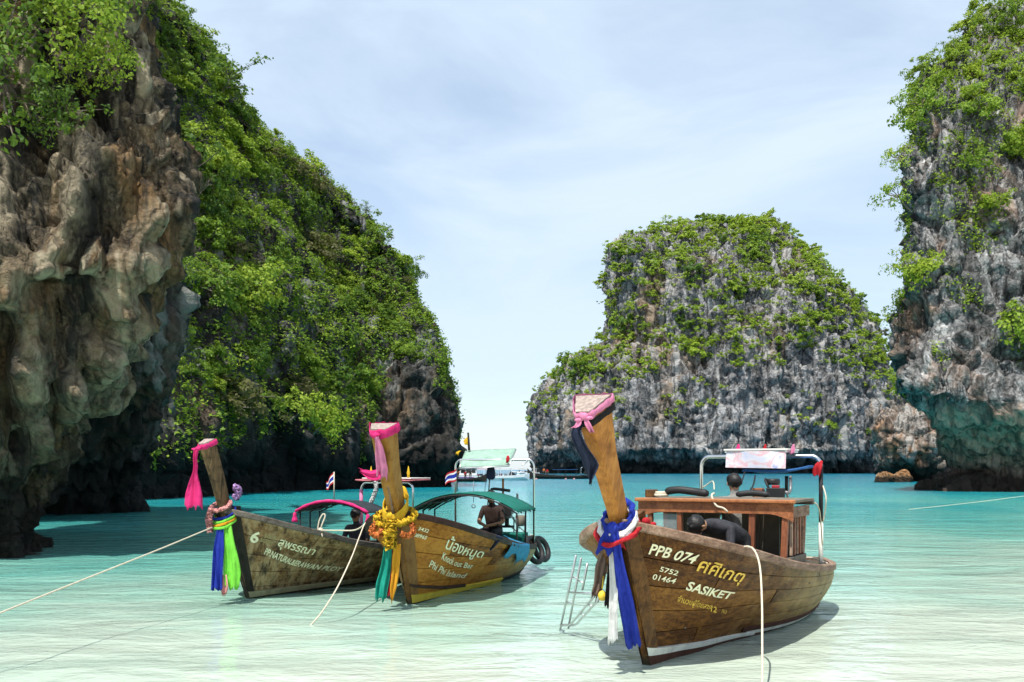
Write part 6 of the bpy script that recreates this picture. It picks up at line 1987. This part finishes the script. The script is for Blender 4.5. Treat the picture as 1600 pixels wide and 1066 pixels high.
# bow cloths of the left boat
t1 = np.array((-1.03 + .82, 2.36 - 1.90)); t1 /= np.linalg.norm(t1)
tied_band('cloth_band', H1, ((-1.03, 2.36), t1), M['pink'], 'hot pink cloth tied round the left bow post', B1, wf=.060, wb=.106, depth=.205, h=.038, lift=-.030)
o = MB().ball((-1.06, .03, 2.31), .04, 10, 8, (.8, 1.4, .8)).ball((-1.06, .11, 2.30), .035, 8, 6, (.8, 1.6, .5)).build('knot', M['pink'], None, True)
attach(o, B1); tag(o, 'hot pink bow knot at the left bow post tip', 'knot')
o = cloth_strip('ribbon', [(-1.07, .06, 2.30), (-1.06, .09, 2.16), (-1.04, .10, 2.04), (-1.03, .13, 1.88), (-1.02, .15, 1.70), (-1.02, .16, 1.45)], [.035, .025, .028, .075, .12, .135], (-.25, 1, 0), M['pink'], 3, .028, 51, 28, 13)
attach(o, B1); tag(o, 'long hot pink ribbon hanging free from the left bow post', 'ribbon')
attach(garland('garland', loop_pts(-.62, .14, .135, 1.46, .07), .028, M['salmon'], 'pink flower garland wound round the left bow', n=70, seed=12), B1)
attach(garland('garland', [(-.48, -.13, 1.56), (-.44, -.17, 1.63), (-.42, -.16, 1.70), (-.46, -.10, 1.73)], .045, M['lilac'], 'lilac flower bunch behind the left bow post', n=30, seed=13), B1)
attach(garland('garland', [(-.79, .03, 1.42), (-.81, .05, 1.30), (-.80, .06, 1.18), (-.78, .06, 1.08)], .040, M['salmon'], 'pink flower tassel hanging down the left bow', n=40, seed=14), B1)
for k, (m_, dz, r_, lab) in enumerate((('blue', .0, .155, 'dark blue sash band round the left bow'), ('lime', -.05, .165, 'lime sash band round the left bow'), ('amber', -.095, .172, 'narrow amber sash band round the left bow'), ('lime', -.14, .178, 'lowest lime sash band round the left bow'))):
    o = wrap_band((-.55 - .008 * k, -.0), r_, r_ + .02, 1.33 + dz, 1.375 + dz, M[m_], 'sash', .09, 60 + k, .014, lumps=.005)
    attach(o, B1); tag(o, lab, 'sash', 'bow sashes of the left boat')
pt = lambda px, py, Y: H1.lp(px, py, Y)
o = cloth_strip('ribbon', [pt(345, 826, 14.75), pt(343, 850, 14.72), pt(341, 880, 14.70), pt(339, 922, 14.70)], [.05, .075, .085, .085], (.35, -1, 0), M['blue'], 4, .03, 71, 28, 13)
attach(o, B1); tag(o, 'long royal blue ribbon hanging from the left bow', 'ribbon')
o = cloth_strip('ribbon', [pt(355, 815, 14.80), pt(358, 845, 14.75), pt(361, 870, 14.74), pt(363, 895, 14.74), pt(363, 920, 14.74)], [.05, .07, .10, .12, .10], (.35, -1, 0), M['lime'], 3, .03, 72, 28, 13)
attach(o, B1); tag(o, 'wide lime green ribbon hanging from the left bow', 'ribbon')
o = cloth_strip('ribbon', [pt(349, 898, 14.73), pt(350, 912, 14.72), pt(350, 931, 14.72)], [.05, .07, .03], (.35, -1, 0), M['salmon'], 3, .02, 73, 14, 9)
attach(o, B1); tag(o, 'salmon pink cloth end below the blue ribbon', 'ribbon')

# mooring lines
s1 = H1.world(np.array((-.52, .10, 1.18)))
rope_line('mooring_rope', [s1, W(250, 858, 13.2), W(140, 902, 11.6), W(0, 958, 9.9), W(-200, 1040, 8.4)], .0095, M['rope'], 'taut pale mooring rope running from the left boat off the frame', 40)
g2 = H2.world(H2.at(.20, 1.0, .03, -1)[0] + np.array((0, 0, .04)))
rope_line('mooring_rope', [g2 + np.array((.10, .3, -.05)), g2, W(562, 838, g2[1] - .3), W(549, 872, 14.0), W(526, 920, 13.2), W(502, 958, 12.9), W(487, 975, 12.8), W(480, 984, 12.75)], .011, M['rope'], 'pale rope sagging into the water between the two left boats', 40)
kp = H1.world(H1.at(H1.find(500, 834)[0], 1.0, 0)[0] + np.array((0, 0, .04)))
rope_line('mooring_rope', [kp, W(530, 829, kp[1] - .2), W(556, 828, (kp[1] + g2[1]) / 2), g2 + np.array((.02, 0, .0))], .012, M['rope'], 'pale rope tying the left boat to the middle boat', 24)
o = MB().tube(smooth_path([kp + np.array((-.05, 0, 0)), kp + np.array((-.02, 0, .16)), kp + np.array((.04, 0, .26)), kp + np.array((.07, 0, .22)), kp + np.array((.02, -.02, .08)), kp], 20), .012, 6).ball(kp, .045, 8, 6).tube([kp, kp + np.array((-.22, -.06, .02))], .011, 6).tube([kp, kp + np.array((.04, -.06, -.10))], .011, 6).build('rope_knot', M['rope'], None, True)
tag(o, 'pale rope knot with a standing loop on the left boat gunwale', 'knot')
kp2 = H1.world(H1.at(.52, 1.0, .05)[0])
rope_line('mooring_rope', [W(1420, 796, 47), W(1470, 791, 47.5), W(1540, 783, 48.5), W(1640, 770, 50)], .014, M['rope'], 'long rope stretched across the water to the right-hand cliff', 20)
# ------------------------------------------------------------------ boats far across the bay
def loft_hull(st, name, mat, parent, mat_in=None):
    """st: (x, half beam at deck, deck z, half beam at water, keel z)"""
    V, Fc = [], []
    for x, b, z, w, k in st:
        V += [(x, -b, z), (x, -b * .97, z * .55 + k * .1), (x, -w, 0), (x, 0, k), (x, w, 0), (x, b * .97, z * .55 + k * .1), (x, b, z), (x, 0, z - .03)]
    n = 8
    for i in range(len(st) - 1):
        for k in range(n):
            k2 = (k + 1) % n
            Fc.append((i * n + k, (i + 1) * n + k, (i + 1) * n + k2, i * n + k2))
    Fc += [tuple(range(n)), tuple((len(st) - 1) * n + k for k in range(n))[::-1]]
    return obj(name, mesh_data(name, V, Fc, mat), parent)

def far_root(px, d, rz, name, label, group='boats moored at the bay mouth'):
    p = W(px, HY, d)
    o = empty(name, (p[0], p[1], 0), rz)
    tag(o, label, 'boat', group)
    return o

# bodies shared by the small figures
_fp = person('tiny', standing((0, 0, 0), 1.7, (0, -1, 0)), (M['skin'], M['orange'], M['trousers']), None, (0, -1, 0))
FIG = _fp
def figure(px, d, z, label, shirt, group=None):
    o = FIG.copy(); o.data = FIG.data.copy(); o.data.materials[1] = M[shirt]
    COL.objects.link(o)
    p = W(px, HY, d); o.location = (p[0], p[1], z); o.rotation_euler = (0, 0, random.Random(px).uniform(-.8, .8))
    for ch in FIG.children:
        if ch.name.startswith('hair'):
            c = ch.copy(); COL.objects.link(c); c.parent = o
    tag(o, label, 'person', group)
    return o

# double-decked tour boat half behind the wooded cliff
T = far_root(704, 172, R(8), 'tour_boat', 'white double-decked tour boat emerging from behind the wooded cliff')
loft_hull([(-6.2, .25, 1.5, .1, -.1), (-5.2, 1.2, 1.25, .8, -.4), (-2.5, 1.7, 1.0, 1.4, -.5), (4.5, 1.7, .95, 1.45, -.5), (5.2, 1.6, .95, 1.35, -.4)], 'hull', M['boatwhite'], T)
MB().box((-.6, -1.72, .62), (9.0, .05, .22)).build('hull_stripe', M['boatpurple'], T)
MB().box((.6, 0, 1.65), (7.6, 2.7, 1.25)).build('cabin', M['boatwhite'], T, bevel=.08)
for k in range(8):
    MB().box((-2.6 + k * .92, -1.37, 1.75), (.70, .04, .62)).build('window_pane', M['tinted'], T)
MB().box((.4, 0, 2.36), (8.4, 3.1, .12)).build('deck_roof', M['boatwhite'], T, bevel=.03)
for k in range(6):
    for y in (-1.4, 1.4):
        MB().tube([(-3.0 + k * 1.4, y, 2.42), (-3.0 + k * 1.4, y, 4.2)], .05, 6).build('post', M['boatwhite'], T)
MB().box((.5, 0, 4.25), (7.8, 3.1, .14)).build('canopy', M['navy'], T, bevel=.03)
for k in range(2):
    MB().bar((-3.0, -1.42, 2.8 + .4 * k), (4.0, -1.42, 2.8 + .4 * k), .05, .05).build('handrail', M['boatwhite'], T)
cu = bpy.data.curves.new('number', 'FONT'); cu.body = '7'; cu.size = .9
to = bpy.data.objects.new('number_curve', cu); COL.objects.link(to)
me7 = bpy.data.meshes.new_from_object(to.evaluated_get(bpy.context.evaluated_depsgraph_get())); bpy.data.objects.remove(to)
me7.materials.clear(); me7.materials.append(M['navy'])
o7 = obj('lettering', me7, T, (-.9, -1.62, 2.45)); o7.rotation_euler = (R(90), 0, 0)

# white speedboats
def speedboat(px, d, rz, label, s=1.0, canopy='boatwhite'):
    r = far_root(px, d, rz, 'speedboat', label)
    r.scale = (s, s, s)
    loft_hull([(-4.6, .08, 1.35, .03, .1), (-3.6, .85, 1.15, .45, -.25), (-1.5, 1.25, .95, 1.0, -.4), (3.0, 1.3, .8, 1.1, -.4), (4.2, 1.2, .8, 1.0, -.3)], 'hull', M['boatwhite'], r)
    MB().bar((-3.8, -1.12, .72), (4.0, -1.33, .50), .04, .16).build('hull_stripe', M['navy'], r)
    MB().add([(-2.2, -.95, .95), (-2.2, .95, .95), (-1.2, .85, 1.65), (-1.2, -.85, 1.65), (-.9, -.85, 1.65), (-.9, .85, 1.65), (-.6, 1.0, .9), (-.6, -1.0, .9)],
             [(0, 1, 2, 3), (3, 2, 5, 4), (4, 5, 6, 7), (0, 3, 4, 7), (1, 6, 5, 2)]).build('windscreen', M['tinted'], r)
    MB().box((.9, 0, 2.35), (4.6, 2.2, .09)).build('canopy', M[canopy], r, bevel=.03)
    for x in (-1.1, .9, 2.9):
        for y in (-1.0, 1.0): MB().tube([(x, y, .85), (x, y, 2.3)], .04, 6).build('post', M['boatwhite'], r)
    for k in range(4):
        MB().box((-.2 + k * .9, -.75, 1.05), (.55, .5, .45)).build('seat', M['rose'] if k % 2 else M['boatwhite'], r, bevel=.05)
    for y in (-.5, .5):
        MB().box((4.45, y, .85), (.45, .35, .75)).build('outboard_motor', M['blackmetal'], r, bevel=.06)
    return r
speedboat(789, 186, R(186), 'white speedboat with a blue stripe behind the mint awning', 1.0)
speedboat(764, 196, R(170), 'white canopied speedboat beside the tour boat', .9, 'palepink')
speedboat(826, 395, R(12), 'small white speedboat farthest out near the horizon', 1.0)
speedboat(815, 470, R(-10), 'tiny far boat left of the farthest speedboat', 1.0, 'navy')

# wooden longtails far off
def far_longtail(px, d, rz, label, L=13.0, canopy=None):
    r = far_root(px, d, rz, 'far_longtail_boat', label)
    h = L / 2
    loft_hull([(-h - .9, .05, 2.3, .02, 1.5), (-h - .35, .12, 1.75, .05, .75), (-h + .4, .45, 1.25, .2, -.05), (-h * .55, .95, .95, .6, -.3), (0, 1.1, .75, .8, -.3), (h * .6, 1.0, .72, .75, -.3), (h, .75, .85, .5, -.15)], 'hull', M['boatdark'], r)
    MB().bar((-h * .9, -.55, 1.12), (h * .9, -1.0, .80), .08, .09).build('gunwale_rail', M['rail1'], r)
    if canopy:
        cpy = MB().box((h * .15, 0, 2.02), (L * .42, 1.9, .08)).build('canopy', M[canopy], r, bevel=.03)
        for x in (-.16, .15, .46):
            for y in (-.85, .85): MB().tube([(h * .15 + (x - .15) * L * .62, y, .75), (h * .15 + (x - .15) * L * .62, y, 2.0)], .04, 6).build('post', M['boatdark'], cpy)
    MB().box((h * .86, 0, 1.25), (.7, .5, .6)).box((h * .86, 0, 1.65), (.4, .3, .3)).build('engine', M['blackmetal'], r, bevel=.04)
    MB().tube(smooth_path([(h * .7, -.6, .8), (h * .7, -.6, 2.3), (h * .75, -.45, 2.5), (h * .75, .45, 2.5), (h * .7, .6, 2.3), (h * .7, .6, .8)], 20), .04, 6).build('stern_hoop', M['steel'], r, True)
    return r
far_longtail(876, 215, R(3), 'dark longtail boat with blue canopy below the island', 12.6, 'bluetarp')
far_longtail(727, 165, R(158), 'dark longtail boat with people aboard before the tour boat', 6.4).scale = (.95, .9, .62)
for px, z, sh, lab in ((716, .45, 'orange', 'person in orange standing at the end of the far dark longtail'), (727, .7, 'redc', 'person in red sitting low in the far dark longtail'), (735, .45, 'trousers', 'person in dark clothes standing amid the far dark longtail'),
                       (748, -.6, 'shirt_brown', 'person climbing out of the water beside the far dark longtail')):
    figure(px, 164.2, z - (.5 if 'sitting' in lab else 0), lab, sh)
figure(850, 214, .75, 'person in orange on the bow of the blue-canopied longtail', 'orange')
figure(855, 214.3, .55, 'person in red beside the orange one on the far longtail bow', 'redc')
for px, lab in ((838, 'swimmer nearest the bow of the blue-canopied longtail'), (884, 'swimmer beside the middle of the blue-canopied longtail'), (897, 'swimmer off the stern of the blue-canopied longtail')):
    figure(px, 208, -1.25, lab, 'salmon')
for ch in list(FIG.children): bpy.data.objects.remove(ch, do_unlink=True)
bpy.data.objects.remove(FIG, do_unlink=True)

# ------------------------------------------------------------------ orange boulders off the right-hand point
def boulder(px, d, rx, rz_, seed, label):
    m, n = 22, 34
    V = []
    th = np.linspace(0, math.pi, m); ph = np.linspace(0, 2 * math.pi, n, endpoint=False)
    A, B = np.meshgrid(th, ph, indexing='ij')
    P = np.stack((np.sin(A) * np.cos(B), np.sin(A) * np.sin(B), np.cos(A)), -1).reshape(-1, 3)
    f1, f2, c = worley(P * 1.6 + seed, seed)
    dd = 1 + .28 * fbm(P * 1.3 + seed, 3, seed) + .16 * (c - .5) - .10 * (1 - sstep(0, .15, f2 - f1)) + .05 * fbm(P * 7, 2, seed)
    Q = P * dd[:, None] * np.array((rx, rx * .8, rz_))
    Fc = [(i * n + j, (i + 1) * n + j, (i + 1) * n + (j + 1) % n, i * n + (j + 1) % n) for i in range(m - 1) for j in range(n)]
    o = obj('boulder', mesh_data('boulder', Q, Fc, BOULDER))
    p = W(px, HY, d); o.location = (p[0], p[1], rz_ * .25)
    tag(o, label, 'boulder', 'orange boulders at the right-hand point')
BOULDER = rock_material('boulder_rock', 1.6, (.10, .055, .028), (.26, .15, .075), (.42, .28, .16), (.45, .22, .09), .5, .7, (.03, .02, .014), .3, (.40, .30, .20))
boulder(1382, 158, 1.5, 1.45, 3, 'orange-brown boulder in the water, the one farther from the cliff')
boulder(1409, 160, 1.7, 1.5, 8, 'orange-brown boulder in the water, the one beside the cliff')
